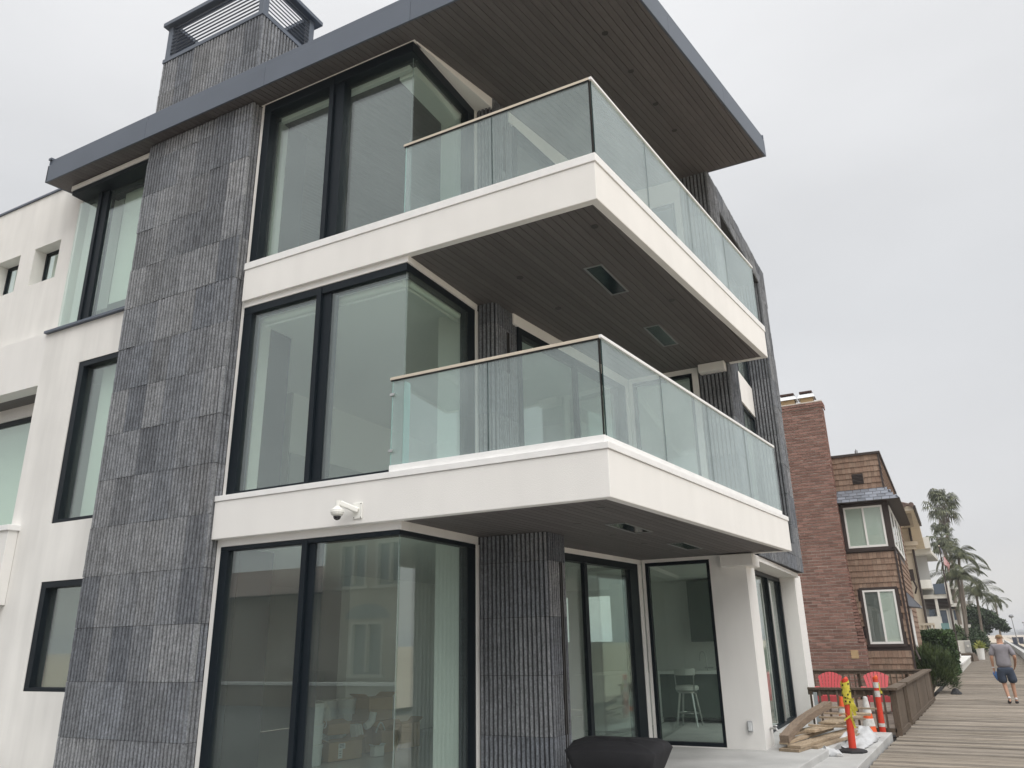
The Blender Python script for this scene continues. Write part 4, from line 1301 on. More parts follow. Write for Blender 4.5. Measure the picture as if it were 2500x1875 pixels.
# ------------------------------------------------------------------ red garden chairs on the deck
M['redplastic'] = mat('faded_red_plastic', (0.50, 0.075, 0.085), 0.5, var=0.06, vscale=4)
def chair(loc, rz, label):
    t = thing('garden_chair', label, 'chair', (0, 0, 0), 'red chairs on the deck')
    # facing -y ; fan back of seven slats
    bk = Vector((0, 0.42, 0.30))
    tilt = R(24)
    def P(u, v):          # u across, v up the back
        return (u, 0.40 + v * math.sin(tilt), 0.30 + v * math.cos(tilt))
    def vtop(u):
        return 0.69 - 1.35 * u * u
    for i in range(7):
        k = i - 3
        x0_, x1_ = k * 0.052, k * 0.085
        w0, w1 = 0.043, 0.071
        vs = [P(x0_ - w0 / 2, 0), P(x0_ + w0 / 2, 0), P(x1_ + w1 / 2, vtop(x1_ + w1 / 2)), P(x1_, vtop(x1_) + 0.001), P(x1_ - w1 / 2, vtop(x1_ - w1 / 2))]
        n_ = Vector((0, math.cos(tilt), -math.sin(tilt))) * 0.02
        vs += [Vector(v) + n_ for v in vs]
        obj('back_slat', MB().add(vs, [(0, 1, 2, 3, 4), (9, 8, 7, 6, 5), (0, 5, 6, 1), (1, 6, 7, 2), (2, 7, 8, 3), (3, 8, 9, 4), (4, 9, 5, 0)]), M['redplastic'], t)
    obj('back_rail', MB().box(-0.20, 0.20, 0.53, 0.555, 0.44, 0.50), M['redplastic'], t)
    for i in range(5):
        y = -0.05 + i * 0.10
        z = 0.38 - 0.02 * i
        obj('seat_slat', MB().obox((0, y, z), (0.25, 0, 0), (0, 0.045, -0.008), (0, 0, 0.011)), M['redplastic'], t)
    for sx in (-1, 1):
        obj('armrest', MB().box(sx * 0.32 - 0.065, sx * 0.32 + 0.065, -0.12, 0.58, 0.56, 0.585), M['redplastic'], t, bev=0.01)
        obj('leg', MB().box(sx * 0.27 - 0.05 * 0, sx * 0.27 + 0.03, -0.08, 0.02, 0, 0.56), M['redplastic'], t)
        rl = MB().obox((sx * 0.25, 0.36, 0.19), (0.015, 0, 0), (0, 0.42, -0.16), (0, 0, 0.06))
        obj('leg', rl, M['redplastic'], t)
    obj('apron', MB().box(-0.25, 0.25, -0.10, -0.08, 0.27, 0.39), M['redplastic'], t)
    t.location = loc
    t.rotation_euler = (0, 0, rz)
    return t
c1 = chair((-2.72, 22.2, BW - 0.02), R(-6), 'red fan backed garden chair nearer the white pillar on the deck')
c1.scale = (1.02, 1.02, 1.02)
def copy_parts(src, label, loc, rz):
    t = src.copy()
    COL.objects.link(t)
    t['label'] = label
    for ch_ in [o for o in D.objects if o.parent == src]:
        c = ch_.copy()
        COL.objects.link(c)
        c.parent = t
        for g_ in [o for o in D.objects if o.parent == ch_]:
            d_ = g_.copy()
            COL.objects.link(d_)
            d_.parent = c
    t.location = loc
    t.rotation_euler = (0, 0, rz)
    return t
copy_parts(c1, 'red fan backed garden chair behind the far orange post, nearer the boardwalk', (-1.50, 22.3, BW - 0.02), R(5))

# ------------------------------------------------------------------ site clutter
M['orange'] = mat('safety_orange', (0.62, 0.055, 0.028), 0.5, var=0.05, vscale=6)
M['orange2'] = mat('cone_orange', (0.72, 0.11, 0.03), 0.55, var=0.06, vscale=6)
M['reflect'] = mat('dirty_white_sleeve', (0.58, 0.57, 0.55), 0.5, var=0.18, vscale=18)
M['rubber'] = mat('black_rubber', (0.018, 0.018, 0.02), 0.7)
M['tape'] = mat('yellow_caution_tape', (0.58, 0.50, 0.06), 0.45, var=0.2, vscale=20)
M['white_film'] = mat('white_plastic_film', (0.50, 0.51, 0.52), 0.35, var=0.12, vscale=9)
rc = random.Random(21)
def delineator(loc, label, taped):
    t = thing('delineator_post', label, 'delineator', loc, 'orange delineator posts')
    x, y, z = loc
    obj('base', MB().lathe([(0.20, 0.0), (0.21, 0.02), (0.20, 0.035), (0.12, 0.05), (0.06, 0.06)], loc, 8), M['rubber'], t)
    lean = -0.03 if taped else -0.01
    pst = MB().tube([(x - lean * 0, y, z + 0.04), (x - lean * 0.5, y, z + 0.5), (x - lean, y, z + 1.02)], [0.056, 0.051, 0.047], 18)
    obj('post', pst, M['orange'], t, smooth=False)
    hd_ = MB().tube([(x - lean, y, z + 1.02), (x - lean, y, z + 1.05), (x - lean - 0.01, y, z + 1.065)], [0.049, 0.051, 0.047], 16)
    obj('grip', hd_, M['orange'] if taped else M['orange2'], t)
    if taped:
        wr = MB()
        marks = MB()
        for k in range(12):
            zc = z + 0.70 + k * 0.026
            ty, tx = rc.uniform(-0.35, 0.35), rc.uniform(-0.35, 0.35)
            r_ = 0.056 + rc.uniform(0, 0.012)
            rows = []
            for h in (-0.030, -0.01, 0.012, 0.032):
                rows.append([(x - lean * 0.8 + (r_ + 0.004 * math.cos(a * 3 + k) - abs(h) * 0.1) * math.cos(a), y + r_ * math.sin(a), zc + h + tx * r_ * math.cos(a) + ty * r_ * math.sin(a)) for a in [2 * math.pi * i / 20 for i in range(21)]])
            wr.grid(rows)
            if k % 2:
                for a in (rc.uniform(3.6, 4.4), rc.uniform(4.6, 5.6)):
                    q = [(x - lean * 0.8 + (r_ + 0.008) * math.cos(b_), y + (r_ + 0.008) * math.sin(b_), zc + h_ + tx * r_ * math.cos(b_) + ty * r_ * math.sin(b_)) for b_, h_ in ((a, -0.012), (a + 0.35, -0.016), (a + 0.4, 0.01), (a + 0.05, 0.014))]
                    marks.quad(*q)
        o_ = obj('tape_wrap', wr, M['tape'], t)
        sd = o_.modifiers.new('s', 'SOLIDIFY')
        sd.thickness = 0.003
        obj('black_print', marks, M['black'], o_)
        # loose ends
        le = MB()
        for (dx, l0, w_) in ((0.07, 0.24, 0.022), (0.085, 0.18, 0.03), (0.05, 0.42, 0.014)):
            rows = []
            for i in range(7):
                u = i / 6
                xx = x - lean * 0.8 + dx + 0.02 * math.sin(u * 5 + dx * 40) 
                zz_ = z + 0.76 - l0 * u
                rows.append([(xx - w_, y - 0.045, zz_), (xx + w_, y - 0.05 + 0.01 * math.sin(u * 7), zz_ + 0.012)])
            le.grid(rows)
        le.grid([[(x - 0.06 + 0.018 * i, y - 0.058, z + 0.60 - 0.022 * i), (x - 0.06 + 0.018 * i + 0.008, y - 0.058, z + 0.585 - 0.022 * i)] for i in range(8)])
        le.grid([[(x - 0.055 + 0.018 * i, y - 0.06, z + 0.44 + 0.012 * i), (x - 0.055 + 0.018 * i, y - 0.06, z + 0.47 + 0.012 * i)] for i in range(7)])
        o2 = obj('tape_end', le, M['tape'], t)
        sd = o2.modifiers.new('s', 'SOLIDIFY')
        sd.thickness = 0.002
    else:
        for (h0, h1) in ((0.86, 0.96), (0.70, 0.81), (0.18, 0.24)):
            rr = 0.052 if h0 > 0.5 else 0.057
            obj('white_band', MB().tube([(x - lean * h0, y, z + h0), (x - lean * h1, y, z + h1)], rr, 18), M['reflect'], t)
        tg = MB().box(x + 0.055, x + 0.075, y - 0.03, y - 0.027, z + 0.80, z + 0.95).box(x + 0.065, x + 0.10, y - 0.03, y - 0.027, z + 0.76, z + 0.81)
        obj('tape_end', tg, M['tape'], t)
    return t
delineator((-1.43, 13.9, STEP), 'orange delineator post wrapped in yellow caution tape on the lower step', True)
delineator((-1.19, 17.12, BW), 'orange delineator post with white bands beside the deck fence', False)
def cone(loc, label, top_white):
    t = thing('traffic_cone', label, 'traffic cone', loc, 'orange traffic cones')
    x, y, z = loc
    obj('base', MB().box(x - 0.18, x + 0.18, y - 0.18, y + 0.18, z, z + 0.03), M['orange2'], t, bev=0.01)
    rad = lambda h: 0.135 - (0.135 - 0.035) * (h / 0.70)
    prof = [(rad(h), h) for h in (0.03, 0.2, 0.34, 0.52, 0.70)]
    obj('body', MB().lathe(prof, loc, 20), M['orange2'], t, smooth=False)
    obj('white_collar', MB().lathe([(rad(0.20) + 0.004, 0.20), (rad(0.33) + 0.004, 0.33)], loc, 20), M['reflect'], t)
    obj('white_collar', MB().lathe([(rad(0.42) + 0.004, 0.42), (rad(0.70) + 0.004, 0.70), (0.02, 0.712)], loc, 20) if top_white else MB().lathe([(rad(0.42) + 0.004, 0.42), (rad(0.52) + 0.004, 0.52)], loc, 20), M['reflect'], t)
    return t
cone((-1.40, 17.0, BW), 'orange traffic cone with dirty white collars beside the banded post', True)
cone((-1.83, 17.05, BW), 'plain orange traffic cone half hidden behind the taped post', False)

M['lumber'] = mat('rough_sawn_lumber', (0.36, 0.285, 0.20), 0.85, spec=0.15, var=0.22, vscale=3, stretch=(14, 1.6, 14), rnd=0.18, fine=0.15, fscale=25, col2=(0.28, 0.22, 0.16))
M['oldbeam'] = mat('grey_brown_beam', (0.20, 0.15, 0.11), 0.9, var=0.25, vscale=2.5, stretch=(14, 1.6, 14), fine=0.2, fscale=25)
def plank(p, q, w, h, label, m='lumber', bend=0, name='lumber_plank', upv=(0, 0, 1), grp='planks in the lumber pile'):
    p, q = Vector(p), Vector(q)
    mb_ = MB()
    n_ = 6
    t = (q - p).normalized()
    s_ = t.cross(Vector(upv)).normalized()
    u_ = s_.cross(t)
    rows = []
    for i in range(n_ + 1):
        f_ = i / n_
        c = p.lerp(q, f_) + s_ * bend * math.sin(f_ * math.pi) + u_ * rc.uniform(-0.002, 0.002)
        rows.append([c - s_ * w / 2 - u_ * h / 2, c + s_ * w / 2 - u_ * h / 2, c + s_ * w / 2 + u_ * h / 2, c - s_ * w / 2 + u_ * h / 2])
    vs = [v for r_ in rows for v in r_]
    fs = [(0, 1, 2, 3), tuple(n_ * 4 + k for k in (3, 2, 1, 0))]
    for i in range(n_):
        for k in range(4):
            fs.append((i * 4 + k, (i + 1) * 4 + k, (i + 1) * 4 + (k + 1) % 4, i * 4 + (k + 1) % 4))
    mb_.add(vs, fs)
    o = single(name, mb_, M[m], label, 'plank' if name == 'lumber_plank' else name.split('_')[-1], tuple(p), group=grp, bev=0.004)
    bm_ = bmesh.new()
    bm_.from_mesh(o.data)
    bmesh.ops.recalc_face_normals(bm_, faces=bm_.faces)
    bm_.to_mesh(o.data)
    bm_.free()
    return o
z0 = PAT
plank((-2.20, 12.84, z0 + 0.022), (-1.62, 15.5, z0 + 0.022), 0.30, 0.04, 'wide bottom plank of the lumber pile, flat on the concrete patio')
plank((-2.13, 12.90, z0 + 0.064), (-1.55, 15.6, z0 + 0.064), 0.20, 0.04, 'second pale plank up, under the thick beam end in the pile')
plank((-2.28, 12.94, z0 + 0.105), (-1.88, 15.2, z0 + 0.105), 0.13, 0.04, 'short narrow plank end just under the thick old beam')
plank((-1.93, 13.29, z0 + 0.02), (-1.40, 15.7, z0 + 0.02), 0.16, 0.038, 'pale plank on the patio edge nearest the taped orange post')
plank((-1.86, 14.0, z0 + 0.062), (-1.36, 16.0, z0 + 0.062), 0.13, 0.04, 'pale plank with square end lying on the outermost plank')
plank((-2.36, 13.55, z0 + 0.15), (-1.72, 15.9, z0 + 0.15), 0.16, 0.045, 'raised plank poking out left of the beam near the dark window')
plank((-2.02, 13.85, z0 + 0.19), (-1.60, 15.9, z0 + 0.17), 0.16, 0.045, 'upper plank crossing beneath the thin stakes right of the beam')
plank((-1.85, 14.7, z0 + 0.23), (-1.45, 16.4, z0 + 0.26), 0.30, 0.03, 'broad pale board at the far end of the lumber pile')
plank((-2.26, 12.93, z0 + 0.16), (-1.90, 15.55, z0 + 0.46), 0.14, 0.105, 'thick warped grey brown beam on top of the lumber pile', m='oldbeam', bend=-0.09, name='timber_beam', grp='')
for i, (yy, zz_, xa, xb, lab) in enumerate(((14.05, 0.235, -2.06, -1.33, 'nearest thin stake lying across the lumber pile'), (14.75, 0.30, -1.98, -1.26, 'thin stake across the pile, second from the front'),
                                            (15.1, 0.335, -1.93, -1.20, 'thin stake across the pile, third from the front'), (15.5, 0.40, -1.85, -1.12, 'farthest thin stake near the upper end of the beam'))):
    plank((xa, yy, z0 + zz_ + 0.02), (xb, yy + 0.08, z0 + zz_ - 0.0), 0.034, 0.03, lab, name='wooden_stake', grp='thin stakes on the lumber pile')
# crumpled plastic sheet draped over the step edge
rows = []
for i in range(26):
    row_ = []
    for k in range(22):
        u, v = i / 25, k / 21
        x = -1.74 + 0.44 * v + 0.16 * u
        y = 14.25 + 1.9 * u - 0.15 * v
        prof = 0.20 * math.exp(-((u - 0.72) / 0.2) ** 2) + 0.10 * math.exp(-((u - 0.30) / 0.16) ** 2)
        n1 = noise.noise(Vector((u * 7, v * 5, 2.2)))
        n2 = noise.noise(Vector((u * 19, v * 15, 5.1)))
        edge = math.sin(math.pi * min(1, max(0, v))) ** 0.6 if 0 < v < 1 else 0
        base = PAT if x < pat_edge(y) - 0.02 else STEP
        z = base + 0.012 + max(0, (prof + 0.06 * n1 + 0.03 * n2)) * edge + 0.008 * abs(n2)
        row_.append((x + 0.05 * n1, y + 0.05 * n2, z))
    rows.append(row_)
sh = single('plastic_sheet', MB().grid(rows), M['white_film'], 'crumpled white plastic sheet beside the lumber and the taped post', 'plastic sheet', (-1.5, 14.5, STEP), smooth=True)
sd = sh.modifiers.new('s', 'SOLIDIFY')
sd.thickness = 0.003
rows = []
for i in range(14):
    u = i / 13
    c = Vector((-1.79 + 0.20 * u, 13.32 + 0.04 * u, STEP + 0.07 - 0.05 * u))
    rows.append([c + Vector((0.045 * math.cos(a) * (1 + 0.5 * u), 0.05 * math.sin(a), 0.03 * math.sin(a * 2 + u * 4) + 0.028 * math.sin(a) + 0.02)) for a in [2 * math.pi * k / 14 for k in range(15)]])
single('plastic_wrap', MB().grid([[(v.x + 0.015 * noise.noise(v * 30), v.y, v.z + 0.015 * noise.noise(v * 25)) for v in r_] for r_ in rows]), M['white_film'], 'small twist of white plastic wrap hanging over the patio edge', 'plastic wrap', (-1.75, 13.35, STEP), smooth=True)

# covered grill on the patio
rows = []
gx0, gx1, gy0, gy1 = -3.80, -2.74, 8.28, 8.95
prof = [(0.0, 0.16), (0.10, 0.14), (0.30, 0.06), (0.48, 0.0), (0.545, 0.02), (0.57, 0.07), (0.585, 0.18), (0.59, 0.33)]
for h, ins_ in prof:
    ring = []
    n_ = 48
    for k in range(n_):
        a = 2 * math.pi * k / n_
        ca, sa = math.cos(a), math.sin(a)
        e_ = 0.22
        ux = math.copysign(abs(ca) ** e_, ca)
        uy = math.copysign(abs(sa) ** e_, sa)
        hx, hy = (gx1 - gx0) / 2 - ins_ * 1.3, (gy1 - gy0) / 2 - ins_
        v = Vector(((gx0 + gx1) / 2 + ux * hx, (gy0 + gy1) / 2 + uy * max(hy, 0.01), PAT + h - (0.05 if uy < -0.5 and h > 0.5 else 0) * (1 if h < 0.58 else 0.6)))
        q = noise.noise(v * 6) * 0.025 + noise.noise(v * 17) * 0.010 - 0.035 * max(0, 0.25 - abs(noise.noise(Vector((v.x * 7, v.y * 7, v.z * 2.5)))))
        v += Vector((ux * q, uy * q, q * 0.6 if h > 0.3 else 0))
        ring.append(tuple(v))
    rows.append(ring + [ring[0]])
g = MB().grid(rows)
g.add([rows[-1][k] for k in range(48)], [tuple(range(48))])
M['cover'] = mat('black_fabric_cover', (0.012, 0.012, 0.014), 0.75, spec=0.3, var=0.15, vscale=5, bump=0.3, bscale=25)
single('covered_grill', g, M['cover'], 'low grill under a black fabric cover on the patio', 'covered grill', (-3.2, 8.6, PAT), smooth=True)

# ------------------------------------------------------------------ things inside the ground floor
M['cardboard'] = mat('cardboard', (0.44, 0.31, 0.19), 0.9, var=0.08, vscale=5, rnd=0.08)
M['paper'] = mat('white_paper', (0.72, 0.72, 0.69), 0.7)
M['bucket'] = mat('white_bucket', (0.68, 0.71, 0.71), 0.4, var=0.04)
M['pvc'] = mat('white_pvc', (0.72, 0.72, 0.68), 0.35)
def carton(name, c, hx, hy, hz, rz, label, m='cardboard', flaps=True, tilt=0):
    t = thing(name, label, 'box', (c[0], c[1], c[2] - hz), 'cartons in the indoor pile')
    Mx = Matrix.Rotation(rz, 3, 'Z') @ Matrix.Rotation(tilt, 3, 'Y')
    c = Vector(c)
    ax, ay, az = Mx @ Vector((hx, 0, 0)), Mx @ Vector((0, hy, 0)), Mx @ Vector((0, 0, hz))
    obj('body', MB().obox(c, ax, ay, az), M[m], t, bev=0.004)
    if flaps:
        for s_ in (-1, 1):
            obj('flap', MB().obox(c + az * 1.02 + ay * s_ * 1.05 + az * 0.12, ax * 0.98, ay * 0.28 * s_ + az * 0.25, Mx @ Vector((0, 0, 0.003))), M[m], t)
    return t, c, ax, ay, az
PX = -0.02
t, c, ax, ay, az = carton('cardboard_box', (-8.2 + PX, 9.92, PAT + 0.13), 0.22, 0.30, 0.125, R(-14), 'brown carton with white shipping labels on the indoor floor')
for (u0, u1, v0, v1) in ((-0.45, -0.05, 0.25, 0.85), (-0.45, -0.2, -0.75, 0.25)):
    P = lambda u, v: c + ax * 1.012 + ay * u + az * v
    obj('shipping_label', MB().quad(P(u0, v0), P(u1, v0), P(u1, v1), P(u0, v1)), M['paper'], t)
    for j in range(3):
        vv = v0 + (v1 - v0) * (0.25 + 0.25 * j)
        P2 = lambda u, v: c + ax * 1.016 + ay * u + az * v
        obj('print_line', MB().quad(P2(u0 + 0.05, vv), P2(u1 - 0.06, vv), P2(u1 - 0.06, vv + 0.07), P2(u0 + 0.05, vv + 0.07)), M['rubber'], t)
carton('cardboard_box', (-8.32 + PX, 10.0, PAT + 0.43), 0.12, 0.19, 0.08, R(-20), 'small tan carton tilted on top of the labelled carton', flaps=False, tilt=R(12))
carton('cardboard_box', (-8.35 + PX, 10.95, PAT + 0.62), 0.2, 0.26, 0.17, R(-10), 'upright brown carton at the top right of the indoor pile')
carton('cardboard_box', (-8.38 + PX, 10.95, PAT + 0.22), 0.24, 0.30, 0.22, R(-12), 'dark brown carton beneath the upright carton', flaps=False)
carton('cardboard_box', (-8.02 + PX, 10.85, PAT + 0.16), 0.14, 0.16, 0.155, R(-16), 'open brown carton right of the labelled carton')
carton('cardboard_box', (-8.05 + PX, 11.45, PAT + 0.19), 0.15, 0.20, 0.185, R(-14), 'brown carton at the right end of the pile beside the corner glass')
carton('white_carton', (-7.80 + PX, 10.38, PAT + 0.075), 0.06, 0.09, 0.07, R(-16), 'small white carton with open top in front of the pile', m='paper')
def bucket(c, r, h, label, n_=1):
    c = (c[0] + PX, c[1], c[2])
    for i in range(n_):
        t = thing('bucket', label[i] if isinstance(label, list) else label, 'bucket', (c[0], c[1], c[2] + i * h * 0.98), 'white buckets indoors')
        zc = c[2] + i * h * 0.98
        obj('body', MB().lathe([(r * 0.88, 0), (r * 0.97, h * 0.82), (r * 1.05, h * 0.83), (r * 1.05, h * 0.87), (r * 0.98, h * 0.88), (r, h * 0.93)], (c[0], c[1], zc), 18), M['bucket'], t)
        obj('lid', MB().lathe([(r * 1.06, h * 0.935), (r * 1.06, h * 0.965), (r * 0.95, h * 0.972)], (c[0], c[1], zc), 18), M['pvc'], t)
bucket((-8.12, 9.3, PAT), 0.135, 0.28, ['pale bucket at the bottom of the left stack', 'pale bucket in the middle of the left stack', 'pale bucket on top of the left stack'], 3)
bucket((-8.95, 10.55, PAT), 0.17, 0.26, ['white bucket at the bottom of the back stack', 'white bucket second up in the back stack', 'white printed bucket topping the back stack'], 3)
bucket((-8.62, 10.62, PAT + 0.56), 0.15, 0.24, 'white bucket lying level with the back stack top, beside the upright carton', 1)
pv = MB().tube([(-8.45 + PX, 9.95, PAT + 0.52), (-8.42 + PX, 9.88, PAT + 0.66), (-8.40 + PX, 9.83, PAT + 0.72), (-8.35 + PX, 9.75, PAT + 0.76)], [0.075, 0.07, 0.055, 0.055], 12)
single('pipe_fitting', pv, M['pvc'], 'white pipe elbow standing behind the tilted carton', 'pipe fitting', (-8.45 + PX, 9.95, PAT + 0.5), group='white pipe fittings')
pv = MB().tube([(-8.1 + PX, 10.45, PAT + 0.40), (-8.08 + PX, 10.50, PAT + 0.42), (-8.06 + PX, 10.56, PAT + 0.48), (-8.05 + PX, 10.58, PAT + 0.60)], 0.055, 12)
single('pipe_fitting', pv, M['pvc'], 'curved white pipe elbow at the right of the pile', 'pipe fitting', (-8.1 + PX, 10.45, PAT + 0.35), group='white pipe fittings')
pv = MB().tube([(-8.25 + PX, 9.66 + 0.055 * math.cos(a), PAT + 0.50 + 0.055 * math.sin(a)) for a in [2 * math.pi * k / 20 for k in range(21)]], 0.007, 6, caps=False)
single('pipe_ring', pv, M['pvc'], 'thin white ring propped beside the tilted carton', 'ring', (-8.25 + PX, 9.66, PAT + 0.44))
pv = MB().tube([(-8.0 + PX, 10.6 + 0.02 * k, PAT + 0.30 + 0.16 * math.sin(k / 12 * math.pi) * (1 - k / 40)) for k in range(26)], 0.012, 6)
single('hose', pv, M['pvc'], 'thin white hose arching over the cartons', 'hose', (-8.0 + PX, 10.6, PAT + 0.3))
for k in range(3):
    mb_ = MB().obox((-8.12 + 0.01 * k + PX, 10.2 + 0.055 * k, PAT + 0.36), (0.06, 0, 0.0), (0, 0.012, 0.004), (0, -0.03, 0.09))
    single('packing_strip', mb_, M['paper'], ('first', 'second', 'third')[k] + ' pale folded packing strip from the left, leaning between the cartons', 'packing strip', (-8.12 + PX, 10.2 + 0.055 * k, PAT + 0.27), group='packing strips in the pile')
M['grey_film'] = mat('grey_film', (0.22, 0.23, 0.23), 0.35)
sh_ = MB().grid([[(-8.30 + 0.10 * v + 0.05 * noise.noise(Vector((u * 6, v * 6, 1))), 9.35 + 0.42 * u + 0.08 * v, PAT + 0.02 + 0.34 * u * (1 - v) + 0.05 * abs(noise.noise(Vector((u * 9, v * 9, 3))))) for v in [j / 9 for j in range(10)]] for u in [i / 15 for i in range(16)]])
single('plastic_bag', sh_, M['grey_film'], 'crumpled grey plastic draped left of the labelled carton', 'plastic bag', (-8.25, 9.5, PAT), smooth=True)
# bar stool in the kitchen
st = thing('bar_stool', 'white padded bar stool with chrome legs at the kitchen counter', 'stool', (-4.52, 15.95, PAT))
sx, sy_ = -4.52, 15.95
M['leather'] = mat('white_leather', (0.66, 0.66, 0.63), 0.4)
obj('seat', MB().lathe([(0.18, 0.64), (0.225, 0.66), (0.225, 0.71), (0.20, 0.735), (0.10, 0.745)], (sx, sy_, PAT), 24), M['leather'], st)
obj('seat_ring', MB().lathe([(0.17, 0.60), (0.19, 0.605), (0.19, 0.635)], (sx, sy_, PAT), 24), M['steel'], st)
for (dx, dy) in ((-1, -1), (1, -1), (-1, 1), (1, 1)):
    obj('leg', MB().bar((sx + dx * 0.12, sy_ + dy * 0.12, PAT + 0.60), (sx + dx * 0.20, sy_ + dy * 0.20, PAT), 0.028, 0.028), M['steel'], st)
obj('foot_ring', MB().tube([(sx + 0.2 * math.cos(a), sy_ + 0.2 * math.sin(a), PAT + 0.24) for a in [2 * math.pi * k / 24 for k in range(25)]], 0.011, 6, caps=False), M['steel'], st)
bkp = MB()
bkp.grid([[(sx + 0.235 * math.sin(a), sy_ - 0.21 * math.cos(a) + 0.0, PAT + z) for a in [R(-62 + 124 * k / 12) for k in range(13)]] for z in (0.93, 1.05)])
o_ = obj('backrest', bkp, M['leather'], st)
sd = o_.modifiers.new('s', 'SOLIDIFY')
sd.thickness = 0.04
for sgn in (-1, 1):
    obj('back_post', MB().bar((sx + sgn * 0.17, sy_ - 0.14, PAT + 0.63), (sx + sgn * 0.19, sy_ - 0.145, PAT + 0.95), 0.035, 0.012), M['steel'], st)

# ------------------------------------------------------------------ foliage helpers
def leaf_mat(name, col, col2, rough=0.6):
    return mat(name, col, rough, spec=0.3, col2=col2, vscale=2.2, var=0.35, fine=0.2, fscale=9)
M['leaf_dark'] = leaf_mat('dark_leaf', (0.020, 0.038, 0.016), (0.045, 0.075, 0.03))
M['leaf_hedge'] = leaf_mat('hedge_leaf', (0.030, 0.060, 0.020), (0.065, 0.11, 0.04))
M['leaf_bush'] = leaf_mat('bush_leaf', (0.035, 0.058, 0.025), (0.085, 0.115, 0.045))
M['leaf_palm'] = leaf_mat('palm_leaf', (0.06, 0.075, 0.042), (0.14, 0.15, 0.085))
M['palm_dead'] = mat('dead_palm_skirt', (0.16, 0.13, 0.10), 0.95, var=0.3, vscale=3, stretch=(8, 8, 1))
M['trunk'] = mat('palm_trunk', (0.17, 0.145, 0.12), 0.95, var=0.2, vscale=5, stretch=(1, 1, 6))
M['lawn'] = mat('lawn', (0.09, 0.14, 0.04), 0.9, var=0.2, vscale=4)
rl = random.Random(17)
def leafquad(mb, p, d, n, l, w):
    d = d.normalized()
    s_ = d.cross(n)
    if s_.length < 1e-3:
        s_ = d.cross(Vector((0.3, 0.5, 0.8)))
    s_.normalize()
    mb.add([p, p + d * l * 0.5 + s_ * w / 2, p + d * l, p + d * l * 0.5 - s_ * w / 2], [(0, 1, 2, 3)])
def rvec():
    while True:
        v = Vector((rl.uniform(-1, 1), rl.uniform(-1, 1), rl.uniform(-1, 1)))
        if 0.05 < v.length < 1:
            return v.normalized()
def clump_cloud(blobs, n, size, flat=0.5):
    """leaves spread through uneven ellipsoid blobs (cx, cy, cz, rx, ry, rz)"""
    mb = MB()
    tot = sum(b[3] * b[5] for b in blobs)
    for b in blobs:
        k = int(n * b[3] * b[5] / tot)
        for i in range(k):
            v = rvec() * (rl.random() ** 0.33)
            v = v * (0.82 + 0.3 * noise.noise(Vector((v.x * 2.2 + b[0], v.y * 2.2 + b[1], v.z * 2.2 + b[2]))))
            p = Vector((b[0] + v.x * b[3], b[1] + v.y * b[4], b[2] + v.z * b[5]))
            d = (rvec() + v * 0.8)
            leafquad(mb, p, d, rvec(), size * rl.uniform(0.6, 1.3), size * 0.55 * rl.uniform(0.7, 1.2))
    return mb

# ------------------------------------------------------------------ spiky bush and clipped hedge
t = thing('spiky_bush', 'dense dark green needle leaved bush at the far end of the deck fence', 'bush', (-0.40, 30.6, BW))
mb = MB()
cen = Vector((-0.36, 30.7, BW + 0.55))
for i in range(9000):
    v = rvec()
    if v.z < -0.55:
        v.z = -v.z
    r_ = rl.random() ** 0.5
    rad = 0.88 + 0.16 * noise.noise(v * 2.3 + Vector((3, 1, 2)))
    p = cen + Vector((v.x * rad * 0.98, v.y * rad * 1.35, v.z * rad * 1.05)) * r_ * 0.88
    if p.z < BW + 0.03:
        p.z = BW + 0.03 + rl.random() * 0.4
    d = v * 0.7 + Vector((0, 0, 0.75)) + rvec() * 0.45
    leafquad(mb, p, d, rvec(), rl.uniform(0.12, 0.30), 0.022)
obj('foliage', mb, M['leaf_bush'], t)
st_ = MB()
for k in range(5):
    a = k * 1.3
    st_.tube([(-0.42, 30.7, BW), (-0.42 + 0.3 * math.cos(a), 30.7 + 0.3 * math.sin(a), BW + 0.6)], [0.04, 0.02], 6)
obj('stem', st_, M['trunk'], t)
t = thing('hedge', 'clipped dark green hedge standing behind the spiky bush', 'hedge', (-0.1, 45, BW))
mb = MB()
for i in range(9000):
    u, v, w = rl.random(), rl.random(), rl.random()
    f_ = rl.random()
    x, y, z = -1.2 + 1.84 * u, 43.5 + 4 * v, BW + 1.92 * w
    if f_ < 0.45:
        y = 43.5 + rl.uniform(-0.06, 0.12)
    elif f_ < 0.7:
        x = 0.64 + rl.uniform(-0.12, 0.06)
    elif f_ < 0.95:
        z = BW + 1.92 + rl.uniform(-0.14, 0.05)
    p = Vector((x, y, z)) + 0.10 * noise.noise_vector(Vector((x, y, z)) * 1.7)
    leafquad(mb, p, rvec() + Vector((0.2, -0.4, 0.3)), rvec(), rl.uniform(0.10, 0.17), 0.085)
obj('foliage', mb, M['leaf_hedge'], t)
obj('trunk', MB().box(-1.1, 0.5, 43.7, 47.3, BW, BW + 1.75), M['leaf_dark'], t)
single('cloth_bundle', MB().grid([[(0.10 + 0.30 * u + 0.05 * noise.noise(Vector((u * 5, v * 5, 1))), 29.55 + 0.5 * v, BW + 0.02 + 0.16 * math.sin(math.pi * u) * math.sin(math.pi * v) + 0.03 * noise.noise(Vector((u * 8, v * 8, 4)))) for u in [i / 12 for i in range(13)]] for v in [j / 10 for j in range(11)]]), M['rubber'],
       'small dark bundle lying on the boardwalk against the spiky bush', 'bundle', (0.2, 29.7, BW), smooth=True)

